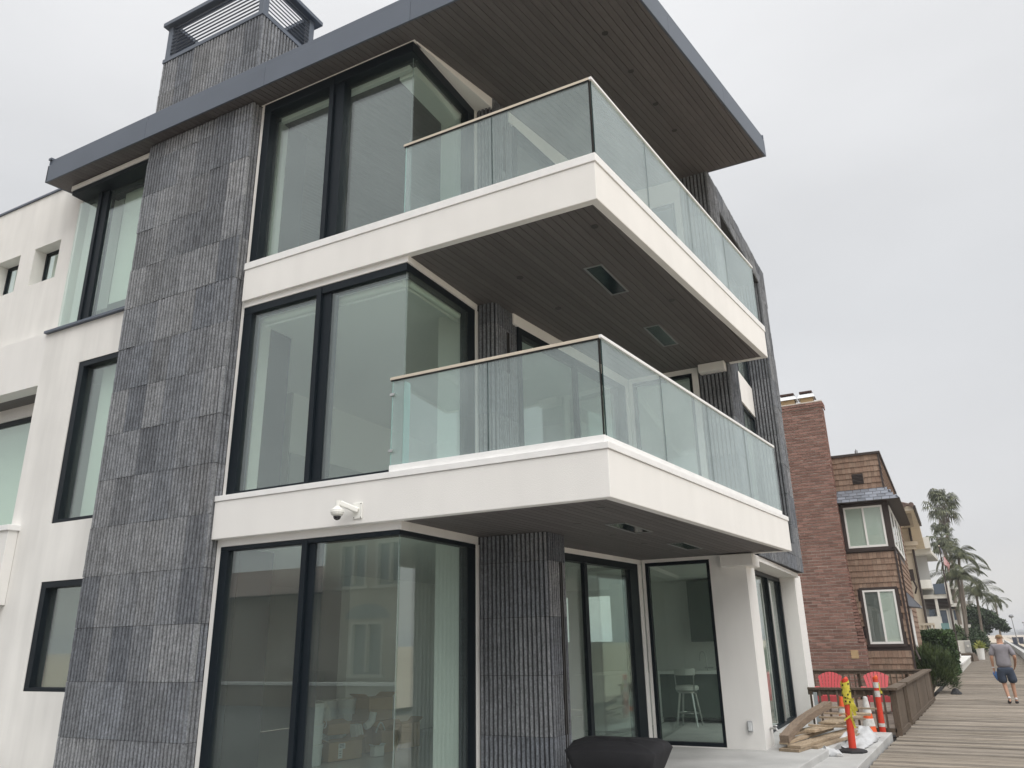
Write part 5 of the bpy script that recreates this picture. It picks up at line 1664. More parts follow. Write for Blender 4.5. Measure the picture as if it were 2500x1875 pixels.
# ------------------------------------------------------------------ cream house with tiled eave, beyond the shingled house
M['cream'] = mat('cream_stucco', (0.60, 0.53, 0.43), 0.9, var=0.06, vscale=1)
M['cream_in_shade'] = mat('shaded_cream', (0.45, 0.40, 0.33), 0.9)  # the cream stucco darkened, shade under the eave put into its colour
M['rooftile'] = mat('clay_roof_tile', (0.16, 0.115, 0.10), 0.85, var=0.2, vscale=3, rnd=0.2)
t = thing('cream_house', 'cream stucco house with clay tiled eave behind the shingled house', 'house', (-3, 45, BW))
X2 = -0.43
obj('wall', MB().box(-8, X2, 49, 62, -2, 5.74), M['cream'], t)
er = obj('eave', MB().prism([(-8, 42), (0.0, 42), (0.16, 49), (0.3, 62), (-8, 62)], 5.76, 5.98), M['cream'], t)
obj('gutter', MB().prism([(0.005, 41.95), (0.12, 41.95), (0.28, 49), (0.165, 49)], 5.80, 5.99), M['trim'], er)
for k in range(12):
    x = -0.05 - k * 0.34
    obj('roof_tile', MB().tube([(x, 41.85, 6.02), (x, 45.0, 6.4)], 0.12, 8), M['rooftile'], er)
for k in range(14):
    y = 42.2 + k * 0.45
    obj('roof_tile', MB().tube([(-0.05 + k * 0.012, y, 6.0), (-1.2, y, 6.4)], 0.10, 8), M['rooftile'], er)
for k in range(9):
    obj('eave_bracket', MB().box(-0.62, -0.12, 43.0 + k * 0.6, 43.16 + k * 0.6, 5.68, 5.758), M['cream_in_shade'], er)
for (z0_, z1_, o_) in ((4.35, 4.55, 0.10), (4.552, 4.75, 0.22), (4.752, 4.98, 0.34), (0.3, 0.45, 0.08)):
    obj('cornice', MB().box(-8, X2 + o_, 49 - o_, 49.6, z0_, z1_), M['cream'], t)
obj('downpipe', MB().tube([(X2 + 0.06, 48.9, 5.75), (X2 + 0.07, 48.9, -1.7)], 0.06, 8), M['trim'], t)
obj('wall_lantern', MB().box(X2 - 0.42, X2 - 0.12, 48.4, 48.7, 2.85, 3.45), M['trim'], t)
obj('lantern_arm', MB().tube([(X2 - 0.2, 48.5, 2.85), (X2 - 0.1, 48.55, 2.5), (X2 - 0.22, 48.9, 2.2)], 0.05, 6), M['trim'], t)
bo = obj('balustrade', MB().box(-0.9, 0.0, 48.2, 48.5, 0.50, 0.62), M['cream'], t)
for k in range(5):
    obj('baluster', MB().lathe([(0.05, 0), (0.09, 0.25), (0.04, 0.5), (0.06, 0.68)], (-0.8 + k * 0.19, 48.35, -0.18), 10), M['cream'], bo)
obj('balcony', MB().box(-0.9, 0.0, 48.15, 49, -1.79, -0.19), M['cream'], t)

# ------------------------------------------------------------------ white modern house further on
M['offwhite'] = mat('offwhite_stucco', (0.58, 0.57, 0.53), 0.9, var=0.05, vscale=0.8)
M['greywall'] = mat('grey_and_shaded_stucco', (0.36, 0.36, 0.35), 0.9)
M['teal'] = mat('teal_glass_panel', (0.13, 0.24, 0.24), 0.15, spec=0.6)
M['bluewin'] = mat('blue_grey_window', (0.075, 0.10, 0.135), 0.15, spec=0.6)
t = thing('white_house', 'pale modern house with jutting flat roof and curved balcony beyond the hedge', 'house', (-2, 76, BW))
obj('roof_slab', MB().box(-9, 0.78, 74.2, 84, 6.95, 7.85), M['offwhite'], t)
obj('roof_soffit', MB().prism([(-9, 75.4), (0.75, 75.4), (1.3, 84), (-9, 84)], 6.6, 6.94), M['offwhite'], t)
obj('upper_wall', MB().box(-9, 0.35, 77.0, 85, 2.9, 6.6), M['greywall'], t)  # grey tone carries the shade below the jutting roof
cb_ = MB().prism([(-9, 74.4), (-0.15, 74.4)] + arc(-0.15, 74.9, 0.5, -90, 0, 6) + [(0.38, 77), (-9, 77)], 3.7, 4.4)
obj('curved_balcony', cb_, M['offwhite'], t)
obj('window', MB().box(0.42, 1.26, 75.3, 75.4, 3.24, 4.08), M['bluewin'], t)
obj('balcony_pier', MB().box(1.30, 1.62, 75.2, 77, 2.4, 4.1), M['offwhite'], t)
obj('lower_wall', MB().box(-9, 1.29, 75.4, 86, 2.9, 3.23), M['offwhite'], t)
lw_ = obj('ground_wall', MB().box(-9, 1.35, 76.2, 86, -1.8, 2.89), M['greywall'], t)
for k in range(7):
    obj('louvre', MB().box(-0.4, 1.3, 75.9 - 0.05 * k, 76.18, 2.12 + 0.11 * k, 2.18 + 0.11 * k), M['trim'], lw_)
obj('column', MB().box(0.33, 0.55, 75.5, 75.9, 0.8, 2.89), M['offwhite'], t)
obj('base_wall', MB().prism([(-2.0, 75.3), (0.45, 75.3), (0.60, 75.9), (-2.0, 76)], -1.8, 1.47), M['offwhite'], t)
obj('door', MB().box(0.58, 1.05, 76.05, 76.19, 0.2, 1.95), M['bluewin'], t)
obj('door_frame', MB().box(0.50, 0.575, 76.0, 76.19, 0.2, 2.05).box(1.055, 1.13, 76.0, 76.19, 0.2, 2.05).box(0.50, 1.13, 76.0, 76.19, 1.97, 2.07), M['offwhite'], t)
obj('window', MB().box(-0.25, 0.2, 75.95, 76.19, 1.5, 2.05), M['bluewin'], t)
obj('glass_screen', MB().box(0.47, 1.05, 74.9, 74.95, -1.0, 0.92), M['teal'], t)
# stepped pale houses further along
for i, (lab, y0, tiers) in enumerate((('grey white terraced house partly hidden by the palm trunks', 98, ((2.2, 2.6, 5.0, 0.5), (2.9, 1.0, 3.2, 0.0), (3.0, -1.8, 1.0, 0.0))),
                                      ('pale flat roofed house in the distance left of the dark tree', 122, ((3.4, 2.0, 5.6, 0.6), (4.4, 1.2, 4.2, 0.2), (4.9, -1.8, 1.6, 0.0))),
                                      ('far off low tan house beyond the dark tree', 150, ((4.2, 0.5, 4.6, 0.4), (5.6, -1.8, 2.6, 0.2))))):
    t = thing('distant_house', lab, 'house', (-2, y0, BW), 'houses far along the boardwalk')
    for (xr, z0_, z1_, ov) in tiers:
        w_ = obj('wall', MB().box(xr - 8, xr, y0, y0 + 12, z0_, z1_ - 0.35), M['offwhite'] if i < 2 else M['cream'], t)
        obj('roof_band', MB().box(xr - 8, xr + 0.35 + ov, y0 - 0.6, y0 + 12, z1_ - 0.345, z1_), M['greywall'] if i == 1 else M['offwhite'], t)
        for k in range(3):
            obj('window', MB().box(xr - 0.9 - k * 1.0, xr - 0.3 - k * 1.0, y0 - 0.04, y0 - 0.005, z1_ - 1.7, z1_ - 0.7), M['bluewin'], w_)

# ------------------------------------------------------------------ palms
def fan_palm(label, x, y, zc, r, ztr, skirt_len, seed):
    global rl
    rl = random.Random(seed)
    t = thing('fan_palm', label, 'palm tree', (x, y, BW), 'tall fan palms')
    obj('trunk', MB().tube([(x + 0.15, y, BW), (x + 0.05, y, zc * 0.5), (x, y, zc - 0.3)], [0.24, 0.18, 0.15], 10), M['trunk'], t)
    mb = MB()
    c = Vector((x, y, zc))
    for i in range(36):
        th = rl.uniform(0, 2 * math.pi)
        el = R(rl.uniform(-55, 80))
        d = Vector((math.cos(th) * math.cos(el), math.sin(th) * math.cos(el), math.sin(el)))
        pl = r * rl.uniform(0.5, 0.68)
        hub = c + d * pl - Vector((0, 0, 0.22 * pl * (1 - math.sin(el)) * 0.5))
        mb.tube([c, c.lerp(hub, 0.5) + Vector((0, 0, 0.05)), hub], [0.03, 0.022, 0.015], 4, caps=False)
        side = d.cross(Vector((0, 0, 1)))
        side = side.normalized() if side.length > 0.05 else Vector((1, 0, 0))
        n_ = side.cross(d).normalized()
        ll = r * rl.uniform(0.36, 0.5)
        for k in range(15):
            a = R(-125 + 250 * k / 14)
            v = (d * math.cos(a) + side * math.sin(a)) + n_ * rl.uniform(-0.15, 0.1)
            tip = hub + v * ll
            tip.z -= ll * (0.45 + 0.3 * rl.random())
            mid = hub + v * ll * 0.6
            w = ll * 0.075
            w_ = v.cross(n_).normalized() * w
            mb.add([hub, mid + w_, tip, mid - w_], [(0, 1, 2, 3)])
    obj('crown', mb, M['leaf_palm'], t)
    sk2 = MB()
    for i in range(420):
        th = rl.uniform(0, 2 * math.pi)
        u = rl.random()
        rr = r * (0.30 * (1 - 0.35 * u)) * rl.uniform(0.5, 1.1)
        p = c + Vector((rr * math.cos(th), rr * math.sin(th), 0.15 - skirt_len * u * 0.85))
        leafquad(sk2, p, Vector((0.2 * math.cos(th), 0.2 * math.sin(th), -1)) + rvec() * 0.2, rvec(), rl.uniform(0.4, 0.8) * r * 0.35, 0.10 * r * 0.4)
    obj('dead_leaf_skirt', sk2, M['palm_dead'], t)
fan_palm('tallest fan palm with a shaggy skirt of dead leaves', 3.0, 105, 14.7, 2.35, 10, 2.9, 31)
fan_palm('shorter fan palm in front of the tallest palm', 2.3, 98, 10.2, 1.9, 8, 1.2, 32)
def feather_palm(label, x, y, zc, r, n, seed, ztr=BW, lean=0.3):
    global rl
    rl = random.Random(seed)
    t = thing('feather_palm', label, 'palm tree', (x - lean, y, BW), 'arching feather palms')
    obj('trunk', MB().tube([(x - lean, y, ztr), (x - lean * 0.4, y, (ztr + zc) / 2), (x, y, zc)], [0.15, 0.12, 0.11], 10), M['trunk'], t)
    c = Vector((x, y, zc))
    for i in range(n):
        mb = MB()
        th = 2 * math.pi * i / n * 1.0 + rl.uniform(-0.25, 0.25)
        e0 = R(rl.uniform(5, 75))
        L_ = r * rl.uniform(0.85, 1.15)
        pts = []
        p = c.copy()
        el = e0
        for k in range(11):
            pts.append(p.copy())
            d = Vector((math.cos(th) * math.cos(el), math.sin(th) * math.cos(el), math.sin(el)))
            p = p + d * L_ / 10
            el -= R(rl.uniform(9, 14))
        mb.tube(pts, [0.035 * (1 - 0.08 * k) for k in range(11)], 4, caps=False)
        for k in range(1, 11):
            for q in (0.0, 0.33, 0.66):
                a = pts[k - 1].lerp(pts[k], q)
                tg = (pts[k] - pts[k - 1]).normalized()
                sd_ = tg.cross(Vector((0, 0, 1)))
                sd_ = sd_.normalized() if sd_.length > 0.05 else Vector((1, 0, 0))
                ll = L_ * 0.24 * math.sin(math.pi * min(1, (k + q) / 11.5)) ** 0.6 + 0.05
                for s_ in (-1, 1):
                    d = sd_ * s_ * 0.8 + tg * 0.55 - Vector((0, 0, 0.75 + 0.4 * rl.random()))
                    leafquad(mb, a, d, tg, ll * rl.uniform(0.8, 1.15), 0.055)
        obj('frond', mb, M['leaf_palm'], t)
    return t
feather_palm('feather palm with low spreading fronds above the white house', 2.5, 80, 4.8, 3.0, 27, 41)
feather_palm('feather palm rising behind the flag', 3.0, 84, 6.9, 2.6, 22, 42, lean=0.7)
feather_palm('feather palm leaning over the dark tree', 4.2, 92, 3.9, 3.2, 22, 43)
feather_palm('small far feather palm beyond the dark tree', 7.9, 128, 4.3, 2.0, 12, 44)

# ------------------------------------------------------------------ dark tree and shrubs
rl = random.Random(55)
t = thing('dark_tree', 'dark broad leaved tree leaning over the boardwalk in the distance', 'tree', (3.4, 110, BW))
obj('trunk', MB().tube([(3.4, 110, BW), (3.7, 110, -0.5), (4.4, 110, 0.8), (5.3, 110, 1.7)], [0.3, 0.24, 0.18, 0.08], 8), M['trunk'], t)
obj('limb', MB().tube([(3.7, 110, -0.4), (3.3, 109.6, 0.9), (3.0, 109.5, 1.9)], [0.18, 0.12, 0.05], 8), M['trunk'], t)
obj('crown', clump_cloud([(4.3, 110, 2.3, 1.5, 1.6, 1.2), (5.6, 110, 1.8, 1.4, 1.6, 1.1), (6.7, 110, 1.1, 1.0, 1.3, 0.75), (3.3, 110, 2.0, 1.1, 1.4, 1.1), (4.0, 109.5, 0.9, 1.2, 1.4, 0.9), (7.2, 110, 0.6, 0.55, 0.9, 0.4), (5.0, 110, 0.6, 1.0, 1.2, 0.7)], 7500, 0.30), M['leaf_dark'], t)
for i, (lab, bl, m_, n_) in enumerate((('low dark shrubs under the feather palms', [(2.6, 82, -0.9, 1.0, 1.2, 0.9), (3.2, 86, -0.6, 1.0, 1.2, 1.1), (1.9, 80, -0.7, 0.7, 1.0, 0.9)], 'leaf_dark', 3200),
                                       ('broad leaved shrub spilling onto the boardwalk below the dark tree', [(4.2, 100, -0.8, 0.9, 1.5, 1.0), (4.4, 106, -0.4, 0.8, 1.5, 1.3), (3.4, 95, -0.4, 0.9, 1.3, 1.2)], 'leaf_dark', 3200),
                                       ('grey green shrub at the foot of the white house', [(1.2, 77, -0.6, 0.7, 0.9, 0.8), (1.5, 79, 0.2, 0.6, 0.8, 0.7)], 'leaf_bush', 1600))):
    t = thing('shrub', lab, 'shrub', (bl[0][0], bl[0][1], BW), 'shrubs along the boardwalk')
    obj('foliage', clump_cloud(bl, n_, 0.22), M[m_], t)
    obj('stem', MB().tube([(bl[0][0], bl[0][1], BW), (bl[0][0], bl[0][1], bl[0][2])], [0.06, 0.03], 6), M['trunk'], t)
feather = None

# ------------------------------------------------------------------ planters, cabinets, yucca, low wall
t = thing('low_wall', 'low white capped garden wall along the boardwalk past the bush', 'wall', (0.9, 55, BW))
obj('wall', MB().prism([(0.35, 47), (0.86, 47), (1.78, 63.5), (1.25, 63.5)], BW, BW + 0.34), M['offwhite'], t)
obj('cap', MB().prism([(0.30, 46.9), (0.92, 46.9), (1.84, 63.6), (1.20, 63.6)], BW + 0.345, BW + 0.42), M['vinyl'], t)
struct('lawn', MB().prism([(-2.5, 56.5), (0.95, 56.5), (1.40, 63.4), (-2.5, 63.4)], BW, BW + 0.36), M['lawn'])
single('garden_post', MB().box(0.98, 1.16, 58.4, 58.6, BW, -0.75).box(0.95, 1.19, 58.37, 58.63, -0.748, -0.68), M['vinyl'], 'white square post by the flagpole foot', 'post', (1.07, 58.5, BW))
t = thing('timber_planter', 'dark timber planter box with sloping end beside the boardwalk', 'planter', (1.9, 66.5, BW))
for k in range(3):
    obj('board', MB().box(1.20, 1.98, 65.0, 68.0, BW + 0.02 + 0.17 * k, BW + 0.18 + 0.17 * k), M['fence'], t)
obj('end_board', MB().add([(1.98, 64.9, BW), (2.36, 66.2, BW), (2.36, 68, BW), (1.98, 68, BW), (1.98, 64.9, BW + 0.53), (2.2, 66.2, BW + 0.53), (2.2, 68, BW + 0.53), (1.98, 68, BW + 0.53)], [(0, 1, 5, 4), (1, 2, 6, 5), (4, 5, 6, 7), (2, 3, 7, 6)]), M['fence'], t)
t = thing('utility_cabinet', 'pale grey utility cabinet standing on the timber planter', 'cabinet', (1.7, 67, BW + 0.53))
obj('body', MB().box(1.22, 2.05, 66.6, 67.2, BW + 0.53, -0.40), M['offwhite'], t)
obj('door', MB().box(1.66, 2.03, 66.55, 66.59, BW + 0.58, -0.45), M['greywall'], t)
obj('meter_dial', MB().lathe([(0.09, 0), (0.09, 0.01)], (0, 0, 0), 14), M['offwhite'], t, loc=(1.86, 66.52, -0.78)).rotation_euler = (R(90), 0, 0)
rl = random.Random(77)
t = thing('yucca', 'bright yellow green spiky plant in a white pot beside the planter', 'plant', (2.75, 70, BW))
yq = MB()
for i in range(70):
    th = rl.uniform(0, 6.28)
    el = R(rl.uniform(5, 85))
    d = Vector((math.cos(th) * math.cos(el), math.sin(th) * math.cos(el), math.sin(el)))
    p = Vector((2.7, 70, -1.0))
    n_ = rvec()
    l_ = rl.uniform(0.5, 0.75)
    s_ = d.cross(n_).normalized() * 0.05
    tip = p + d * l_ - Vector((0, 0, 0.2 * l_ * math.cos(el)))
    yq.add([p - s_ * 0.5, p + d * l_ * 0.5 - s_, tip, p + d * l_ * 0.5 + s_, p + s_ * 0.5], [(0, 1, 2, 3, 4)])
obj('leaves', yq, leaf_mat('yucca_leaf', (0.22, 0.26, 0.05), (0.36, 0.36, 0.10)), t)
obj('pot', MB().lathe([(0.20, 0), (0.27, 0.72), (0.29, 0.73), (0.29, 0.79), (0.2, 0.78)], (2.7, 70, BW), 14), M['vinyl'], t)

# ------------------------------------------------------------------ flag on its pole
t = thing('flagpole', 'dark slanting flagpole beside the hedge', 'flagpole', (1.12, 57.9, BW))
obj('pole', MB().tube([(1.02, 58, BW), (1.06, 58, 2), (1.10, 58, 5.48)], [0.075, 0.06, 0.035], 10), M['trim'], t)
obj('finial', MB().lathe([(0.02, 0), (0.05, 0.04), (0.02, 0.09)], (1.10, 58, 5.47), 10), M['oak'], t)
obj('cleat', MB().box(1.05, 1.15, 57.9, 58.1, -1.15, -1.05), M['trim'], t)
fg = thing('flag', 'limp striped flag with starred blue corner hanging from the pole', 'flag', (1.2, 58, 5.4))
NU, NV = 26, 13
def fpt(u, v):            # u along the fly, v down the hoist (0..1); the flag hangs in folds
    x = 1.13 + 0.36 * u + 0.05 * math.sin(u * 9 + v * 2)
    y = 58 + 0.07 * math.sin(u * 11 + v * 1.5)
    z = 5.40 - 0.72 * v * (1 - 0.35 * u) - 1.15 * u + 0.04 * math.sin(u * 13)
    return (x - 0.10 * u * v + 0.03 * v, y, z)
M['flag_red'] = mat('flag_red', (0.42, 0.06, 0.07), 0.8)
M['flag_white'] = mat('flag_white', (0.66, 0.64, 0.64), 0.8)
M['flag_blue'] = mat('flag_blue', (0.045, 0.06, 0.16), 0.8)
for i in range(13):
    v0, v1 = i / 13, (i + 1) / 13
    u0 = 0.4 if i < 7 else 0.0
    g = MB().grid([[fpt(u0 + (1 - u0) * k / NU, v) for k in range(NU + 1)] for v in (v0, v1)])
    obj('stripe', g, M['flag_red'] if i % 2 == 0 else M['flag_white'], fg)
cn_ = obj('canton', MB().grid([[fpt(0.4 * k / 10, v * 7 / 13) for k in range(11)] for v in [j / 7 for j in range(8)]]), M['flag_blue'], fg)
for i in range(9):
    stq = MB()
    for j in range(6 if i % 2 == 0 else 5):
        u = 0.4 * ((j + 0.5) / 6 + (0.0 if i % 2 == 0 else 0.5 / 6))
        v = (i + 0.7) / 10 * 7 / 13
        p = Vector(fpt(u, v)) + Vector((0, -0.012, 0))
        stq.add([p + Vector((0.022 * math.sin(a) * (1 if k % 2 == 0 else 0.42), 0, 0.022 * math.cos(a) * (1 if k % 2 == 0 else 0.42))) for k, a in enumerate([2 * math.pi * q / 10 for q in range(10)])], [tuple(range(10))])
    obj('star_row', stq, M['flag_white'], cn_)

# ------------------------------------------------------------------ seawall, bins, beach lamps, far shore
t = thing('seawall', 'low grey concrete seawall edging the boardwalk on the beach side', 'wall', (4.2, 50, BW))
swx = lambda y: bw_left(y) + 3.42
b = MB()
for (a, c) in [(26 + 9 * i, 35 + 9 * i - 0.02) for i in range(21)]:
    obj('wall_block', MB().prism([(swx(a), a), (swx(a) + 0.32, a), (swx(c) + 0.32, c), (swx(c), c)], -2.1, BW + 0.50), M['concrete'], t)
M['binblue'] = mat('dark_blue_bin', (0.035, 0.045, 0.075), 0.5)
def bin_(loc, label):
    t = thing('trash_bin', label, 'bin', loc, 'bins on the beach')
    x, y, z = loc
    obj('body', MB().add([(x - 0.33, y - 0.33, z), (x + 0.33, y - 0.33, z), (x + 0.33, y + 0.33, z), (x - 0.33, y + 0.33, z), (x - 0.40, y - 0.40, z + 1.05), (x + 0.40, y - 0.40, z + 1.05), (x + 0.40, y + 0.40, z + 1.05), (x - 0.40, y + 0.40, z + 1.05)],
                         [(3, 2, 1, 0), (0, 1, 5, 4), (1, 2, 6, 5), (2, 3, 7, 6), (3, 0, 4, 7)]), M['binblue'], t)
    obj('lid', MB().box(x - 0.43, x + 0.43, y - 0.43, y + 0.43, z + 1.055, z + 1.16), M['binblue'], t)
    return t
bin_((12.15, 168, -1.75), 'dark blue bin nearer the seawall on the beach')
bin_((13.2, 170, -1.75), 'dark blue bin on the right of the pair on the beach')
M['lampgrey'] = mat('lamp_grey', (0.22, 0.23, 0.24), 0.5, metal=0.3)
for (x, y, zt, lab) in ((11.0, 150, 2.35, 'nearer beach lamp with a globe head beyond the walking man'), (26.5, 320, 3.2, 'far thin beach lamp at the right edge of the view')):
    t = thing('beach_lamp', lab, 'street lamp', (x, y, BW), 'lamps on the beach')
    obj('pole', MB().tube([(x + 0.15, y, BW), (x, y, zt)], [0.07, 0.045], 8), M['lampgrey'], t)
    obj('lamp_head', MB().lathe([(0.05, 0), (0.30, 0.12), (0.36, 0.32), (0.24, 0.5), (0.06, 0.56)], (x, y, zt), 12), M['lampgrey'], t)
single('gate_pillar', MB().box(6.85, 7.15, 160, 160.4, BW, 0.75).box(6.78, 7.22, 159.93, 160.47, 0.755, 0.95), M['cream'], 'cream gate pillar far down the boardwalk behind the walking man', 'pillar', (7, 160.2, BW))
b = MB()
for i in range(60):
    x = 20 + i * 14 + rl.uniform(-4, 4)
    h = rl.uniform(2.5, 7) if i % 3 else rl.uniform(5, 11)
    b.box(x - 9, x + 9, 1600, 1620, -2, h)
obj('far_shore_buildings', b, mat('far_blue_grey', (0.30, 0.33, 0.36), 1.0), kind='stuff')
hl = MB()
hl.grid([[(-200 + 60 * i, 2600, z * (10 + 16 * abs(noise.noise(Vector((i * 0.23, 0, 7)))))) for i in range(60)] for z in (-0.3, 1)])
hl.grid([[(-200 + 60 * i, 2600 + 200 * k, (10 + 16 * abs(noise.noise(Vector((i * 0.23, 0, 7))))) * (1 - k)) for i in range(60)] for k in (0, 1)])
struct('far_hills', hl, mat('far_hill', (0.36, 0.39, 0.42), 1.0))

# ------------------------------------------------------------------ the walking man
M['skin'] = mat('skin', (0.44, 0.25, 0.17), 0.6, var=0.06, vscale=8)
M['shirt'] = mat('grey_tshirt', (0.235, 0.225, 0.245), 0.9, var=0.10, vscale=9)
M['shorts'] = mat('dark_blue_shorts', (0.045, 0.06, 0.09), 0.85, var=0.12, vscale=8)
M['hair'] = mat('sandy_hair', (0.28, 0.19, 0.11), 0.85, var=0.2, vscale=30)
M['shoe'] = mat('dark_shoe', (0.03, 0.03, 0.035), 0.6)
def skin_mesh(name, verts, edges, radii, m, parent, sub=2, root=0, loc=(0, 0, 0)):
    me = D.meshes.new(name)
    me.from_pydata(verts, edges, [])
    me.materials.append(m)
    o = D.objects.new(name, me)
    place(o, parent, loc)
    o.modifiers.new('skin', 'SKIN').use_smooth_shade = True
    for i, r_ in enumerate(radii):
        sv = me.skin_vertices[0].data[i]
        sv.radius = r_ if isinstance(r_, tuple) else (r_, r_)
        sv.use_root = i == root
    s_ = o.modifiers.new('sub', 'SUBSURF')
    s_.levels = s_.render_levels = sub
    return o
MX, MY = 1.50, 26.05
man = thing('person', 'man in grey t-shirt and dark shorts walking away along the boardwalk', 'person', (MX, MY, BW))
W0 = (MX, MY, BW)
# facing +Y (away), left arm is on -X; weight on the right leg, left leg trailing
V = [(0.0, 0.0, 0.96), (0.0, 0.01, 1.12), (0.0, 0.02, 1.30), (0.0, 0.01, 1.45), (0.01, 0.03, 1.535), (0.015, 0.05, 1.60), (0.018, 0.06, 1.685), (0.018, 0.05, 1.75),   # 0-7 spine, neck, head
     (-0.20, 0.01, 1.43), (-0.265, -0.02, 1.16), (-0.265, 0.03, 0.93), (-0.262, 0.045, 0.86),        # 8-11 left arm
     (0.20, 0.01, 1.42), (0.285, -0.06, 1.18), (0.275, 0.13, 1.00), (0.262, 0.17, 0.95),              # 12-15 right arm bent
     (-0.10, 0.0, 0.90), (-0.085, 0.03, 0.50), (-0.05, -0.16, 0.12), (-0.05, -0.20, 0.06), (-0.06, -0.06, 0.03),      # 16-20 left leg
     (0.10, 0.0, 0.90), (0.11, 0.03, 0.50), (0.115, 0.0, 0.10), (0.115, -0.02, 0.045), (0.125, 0.14, 0.035)]          # 21-25 right leg
E_ = [(0, 1), (1, 2), (2, 3), (3, 4), (4, 5), (5, 6), (6, 7), (3, 8), (8, 9), (9, 10), (10, 11), (3, 12), (12, 13), (13, 14), (14, 15), (0, 16), (16, 17), (17, 18), (18, 19), (19, 20), (0, 21), (21, 22), (22, 23), (23, 24), (24, 25)]
Rr = [(0.15, 0.11), (0.135, 0.10), (0.155, 0.11), (0.13, 0.09), 0.056, 0.066, 0.088, 0.06, 0.062, 0.045, 0.030, 0.030, 0.062, 0.045, 0.030, 0.030,
      0.088, 0.058, 0.036, 0.034, 0.03, 0.088, 0.058, 0.036, 0.034, 0.03]
# fingers: four plus a thumb on each hand
for hb, dr in ((11, Vector((0.0, 0.15, -1))), (15, Vector((-0.25, 0.6, -0.75)))):
    p = Vector(V[hb])
    dr.normalize()
    sd_ = Vector((0.15, 1, 0.1)).normalized() if hb == 11 else Vector((0.2, 0.6, 0.6)).normalized()
    for k, ln_ in enumerate((0.075, 0.088, 0.082, 0.065)):
        a = p + dr * 0.055 + sd_ * (0.03 - 0.02 * k)
        m1 = a + dr * ln_ * 0.5
        m2 = m1 + (dr + Vector((0.35 if hb == 11 else -0.35, 0, 0))).normalized() * ln_ * 0.5
        n0 = len(V)
        V += [tuple(a), tuple(m1), tuple(m2)]
        E_ += [(hb, n0), (n0, n0 + 1), (n0 + 1, n0 + 2)]
        Rr += [0.012, 0.0095, 0.008]
    a = p + sd_ * 0.04 + dr * 0.015
    b_ = a + (dr * 0.8 + sd_ * 0.6).normalized() * 0.045
    n0 = len(V)
    V += [tuple(a), tuple(b_)]
    E_ += [(hb, n0), (n0, n0 + 1)]
    Rr += [0.012, 0.0095]
skin_mesh('body', V, E_, Rr, M['skin'], man, loc=W0)
V = [(0.0, 0.0, 0.885), (0.0, 0.0, 1.05), (0.0, 0.01, 1.20), (0.0, 0.02, 1.34), (0.0, 0.01, 1.46), (-0.17, 0.01, 1.455), (-0.235, 0.0, 1.32), (-0.262, -0.01, 1.20), (0.17, 0.01, 1.45), (0.245, -0.02, 1.32), (0.275, -0.045, 1.20), (0.005, 0.02, 1.50)]
E_ = [(0, 1), (1, 2), (2, 3), (3, 4), (4, 5), (5, 6), (6, 7), (4, 8), (8, 9), (9, 10), (4, 11)]
Rr = [(0.212, 0.165), (0.197, 0.147), (0.19, 0.14), (0.205, 0.14), (0.15, 0.10), 0.085, 0.080, 0.078, 0.085, 0.080, 0.078, (0.085, 0.075)]
skin_mesh('shirt', V, E_, Rr, M['shirt'], man, loc=W0)
V = [(0.0, 0.0, 0.98), (0.0, 0.0, 0.88), (-0.10, 0.0, 0.80), (-0.105, 0.015, 0.66), (-0.108, 0.02, 0.50), (0.10, 0.0, 0.80), (0.125, 0.015, 0.66), (0.14, 0.02, 0.50)]
E_ = [(0, 1), (1, 2), (2, 3), (3, 4), (1, 5), (5, 6), (6, 7)]
Rr = [(0.185, 0.14), (0.19, 0.15), 0.122, 0.122, 0.125, 0.122, 0.122, 0.125]
skin_mesh('shorts', V, E_, Rr, M['shorts'], man, loc=W0)
V = [(0.015, 0.05, 1.66), (0.018, 0.035, 1.72), (0.018, 0.05, 1.775)]
skin_mesh('hair', V, [(0, 1), (1, 2)], [(0.083, 0.085), (0.098, 0.100), (0.070, 0.075)], M['hair'], man, loc=W0)
for (p, q) in (((-0.05, -0.22, 0.075), (-0.065, -0.02, 0.035)), ((0.115, -0.05, 0.04), (0.13, 0.18, 0.035))):
    a, c = Vector(p), Vector(q)
    so = skin_mesh('shoe', [p, tuple(a.lerp(c, 0.55)), q], [(0, 1), (1, 2)], [(0.046, 0.05), (0.05, 0.04), (0.042, 0.028)], M['shoe'], man, loc=W0)
    skin_mesh('sock', [tuple(a + Vector((0.0, 0.02, 0.05))), tuple(a + Vector((0, 0.05, 0.12)))], [(0, 1)], [0.045, 0.042], M['flag_white'], man, loc=W0)
for (x, y, z) in ((-0.018 - 0.0, 0.135, 1.69), (0.054, 0.135, 1.69)):
    obj('eye', MB().lathe([(0.004, -0.012), (0.012, 0), (0.004, 0.012)], (MX + x, MY + y, BW + z), 8), M['flag_white'], man)
obj('nose', MB().obox((MX + 0.018, MY + 0.148, BW + 1.665), (0.012, 0, 0), (0, 0.02, -0.005), (0, 0, 0.022)), M['skin'], man)
for sx in (-1, 1):
    skin_mesh('ear', [(0.018 + sx * 0.087, 0.045, 1.70), (0.018 + sx * 0.093, 0.04, 1.66)], [(0, 1)], [0.014, 0.011], M['skin'], man, loc=W0)
obj('wristband', MB().lathe([(0.034, 0), (0.036, 0.012), (0.034, 0.025)], (MX - 0.265, MY + 0.03, BW + 0.91), 12), M['flag_white'], man)
bgm = MB().lathe([(0.02, 0.0), (0.055, 0.05), (0.072, 0.13), (0.06, 0.20), (0.03, 0.25)], (0, 0, 0), 12)
bgm.v = [(x * 1.0 + 0.02 * noise.noise(Vector((x * 30, y * 30, z * 18))) + (0.25 - z) * 0.22, y * 0.7, z) for x, y, z in bgm.v]
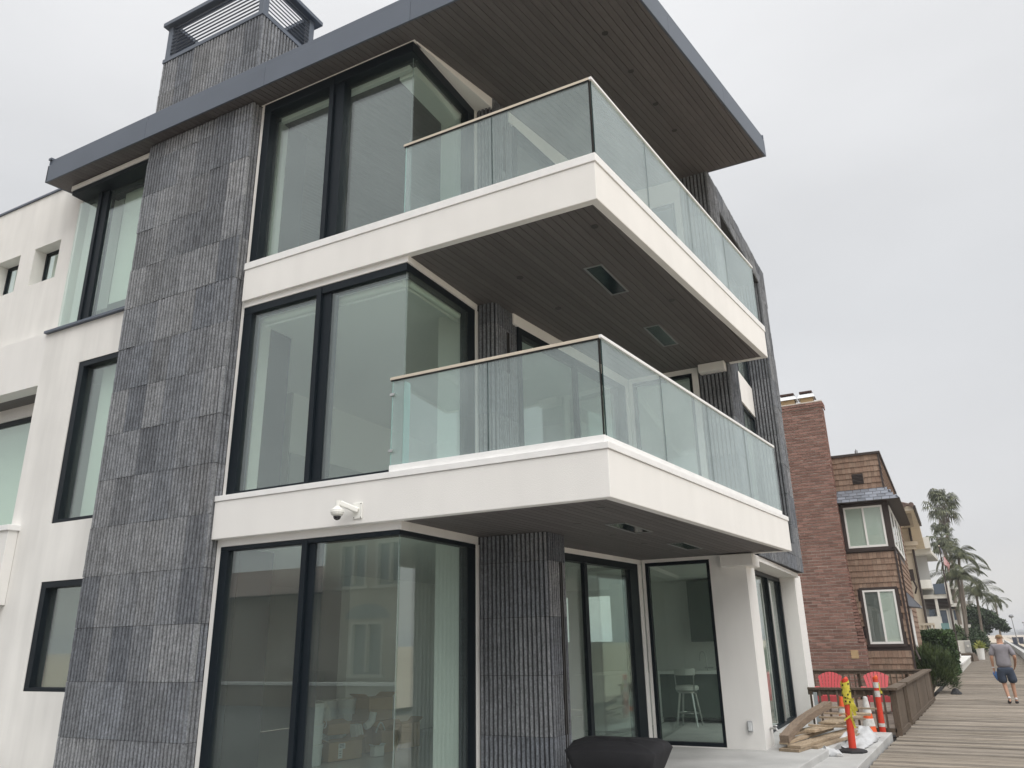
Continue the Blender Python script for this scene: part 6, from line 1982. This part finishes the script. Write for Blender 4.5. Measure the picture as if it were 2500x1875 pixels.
bgo = obj('pouch', bgm, mat('blue_pouch', (0.09, 0.19, 0.42), 0.5, var=0.3, vscale=20), None, smooth=True, loc=(MX - 0.25, MY + 0.06, BW + 0.57))
bgo['label'] = 'blue pouch held low in the left hand of the walking man'
bgo['category'] = 'pouch'

# ------------------------------------------------------------------ the house across the street (seen in the window reflections)
t = thing('opposite_house', 'pinkish beige stucco house with white windows reflected in the ground floor glass', 'house', (-14, -9, BW))
M['pink'] = mat('pinkish_stucco', (0.30, 0.25, 0.21), 0.9, var=0.06, vscale=0.8)
OYF = -8.0
M['pink2'] = mat('pale_window_trim', (0.45, 0.42, 0.38), 0.7)
hm = holed_wall(-19.2, -12.6, BW - 0.3, 4.6, OYF - 0.3, OYF, [(-18.5, -17.3, 2.0, 3.5), (-16.9, -15.7, 2.0, 3.5), (-15.1, -13.9, 2.0, 3.5), (-17.9, -16.5, -0.9, 0.8), (-15.5, -13.9, -0.9, 0.9)], name='wall', m='stucco')
hm.data.materials.clear()
hm.data.materials.append(M['pink'])
hm.parent = t
hm.location = -WL[t.name]
obj('rear_wall', MB().box(-19.2, -12.6, -18, OYF - 0.31, BW - 0.3, 4.6), M['trim'], t)
obj('hip_roof', MB().add([(-19.9, OYF + 0.6, 4.62), (-12.0, OYF + 0.6, 4.62), (-12.0, -18.6, 4.62), (-19.9, -18.6, 4.62), (-16.5, -12, 6.6), (-15.2, -14, 6.6)], [(3, 2, 1, 0), (0, 1, 5, 4), (1, 2, 5), (2, 3, 4, 5), (3, 0, 4)]), M['rooftile'], t)
obj('lower_wing', MB().box(-32, -19.25, -16, OYF - 1.0, BW - 0.3, 1.9), M['pink'], t)
obj('wing_roof', MB().add([(-32.5, OYF - 0.4, 1.92), (-19.2, OYF - 0.4, 1.92), (-19.2, -16, 1.92), (-32.5, -16, 1.92), (-32.5, -12, 3.3), (-19.2, -12, 3.3)], [(3, 2, 1, 0), (0, 1, 5, 4), (2, 3, 4, 5), (1, 2, 5), (3, 0, 4)]), M['rooftile'], t)
for (x0, x1, z0_, z1_) in ((-18.5, -17.3, 2.0, 3.5), (-16.9, -15.7, 2.0, 3.5), (-15.1, -13.9, 2.0, 3.5), (-17.9, -16.5, -0.9, 0.8), (-15.5, -13.9, -0.9, 0.9)):
    w_ = obj('window', MB().box(x0, x1, OYF - 0.2, OYF - 0.15, z0_, z1_), M['bluewin'], t)
    xm = (x0 + x1) / 2
    f = 0.08
    obj('window_frame', MB().box(x0, x0 + f, OYF - 0.15, OYF + 0.03, z0_, z1_).box(x1 - f, x1, OYF - 0.15, OYF + 0.03, z0_, z1_).box(xm - f / 2, xm + f / 2, OYF - 0.15, OYF + 0.02, z0_ + f, z1_ - f).box(x0 + f, x1 - f, OYF - 0.15, OYF + 0.02, z1_ - f, z1_).box(x0 - 0.1, x1 + 0.1, OYF - 0.15, OYF + 0.06, z0_ - 0.1, z0_ - 0.001), M['pink2'], w_)
ap = [(-18.1, 0.9)] + [(-17.2 + 0.95 * math.cos(R(180 - 180 * k / 10)), 0.9 + 0.5 * math.sin(R(180 * k / 10))) for k in range(11)] + [(-16.25, 0.9)]
obj('arch', MB().add([(x, OYF + 0.02, z) for x, z in ap] + [(x, OYF + 0.001, z) for x, z in ap], [tuple(range(len(ap)))] + [(i, i + 1, len(ap) + i + 1, len(ap) + i) for i in range(len(ap) - 1)]), M['bluewin'], t)
obj('terrace_wall', MB().box(-24, -13, OYF + 1.6, OYF + 1.85, BW - 0.1, -1.15), M['pink'], t)
obj('terrace_cap', MB().box(-24, -13, OYF + 1.55, OYF + 1.9, -1.149, -1.06), M['vinyl'], t)
for k in range(6):
    obj('stair_step', MB().box(-20.6 + 0.3 * k, -20.3 + 0.3 * k, OYF + 0.2, OYF + 1.59, BW - 0.1, -1.65 + 0.18 * k), M['pink'], t)

# ------------------------------------------------------------------ sea haze
HZ = D.materials.new('haze')
HZ.use_nodes = True
ht_ = HZ.node_tree
ht_.nodes.clear()
ho = ht_.nodes.new('ShaderNodeOutputMaterial')
hv = ht_.nodes.new('ShaderNodeVolumePrincipled')
hv.inputs['Color'].default_value = (0.93, 0.95, 0.98, 1)
hv.inputs['Density'].default_value = 0.0006
hv.inputs['Anisotropy'].default_value = 0.0
ht_.links.new(hv.outputs[0], ho.inputs['Volume'])
obj('haze', MB().box(-3050, 3050, -3050, 4050, -3.3, 40), HZ, kind='stuff')
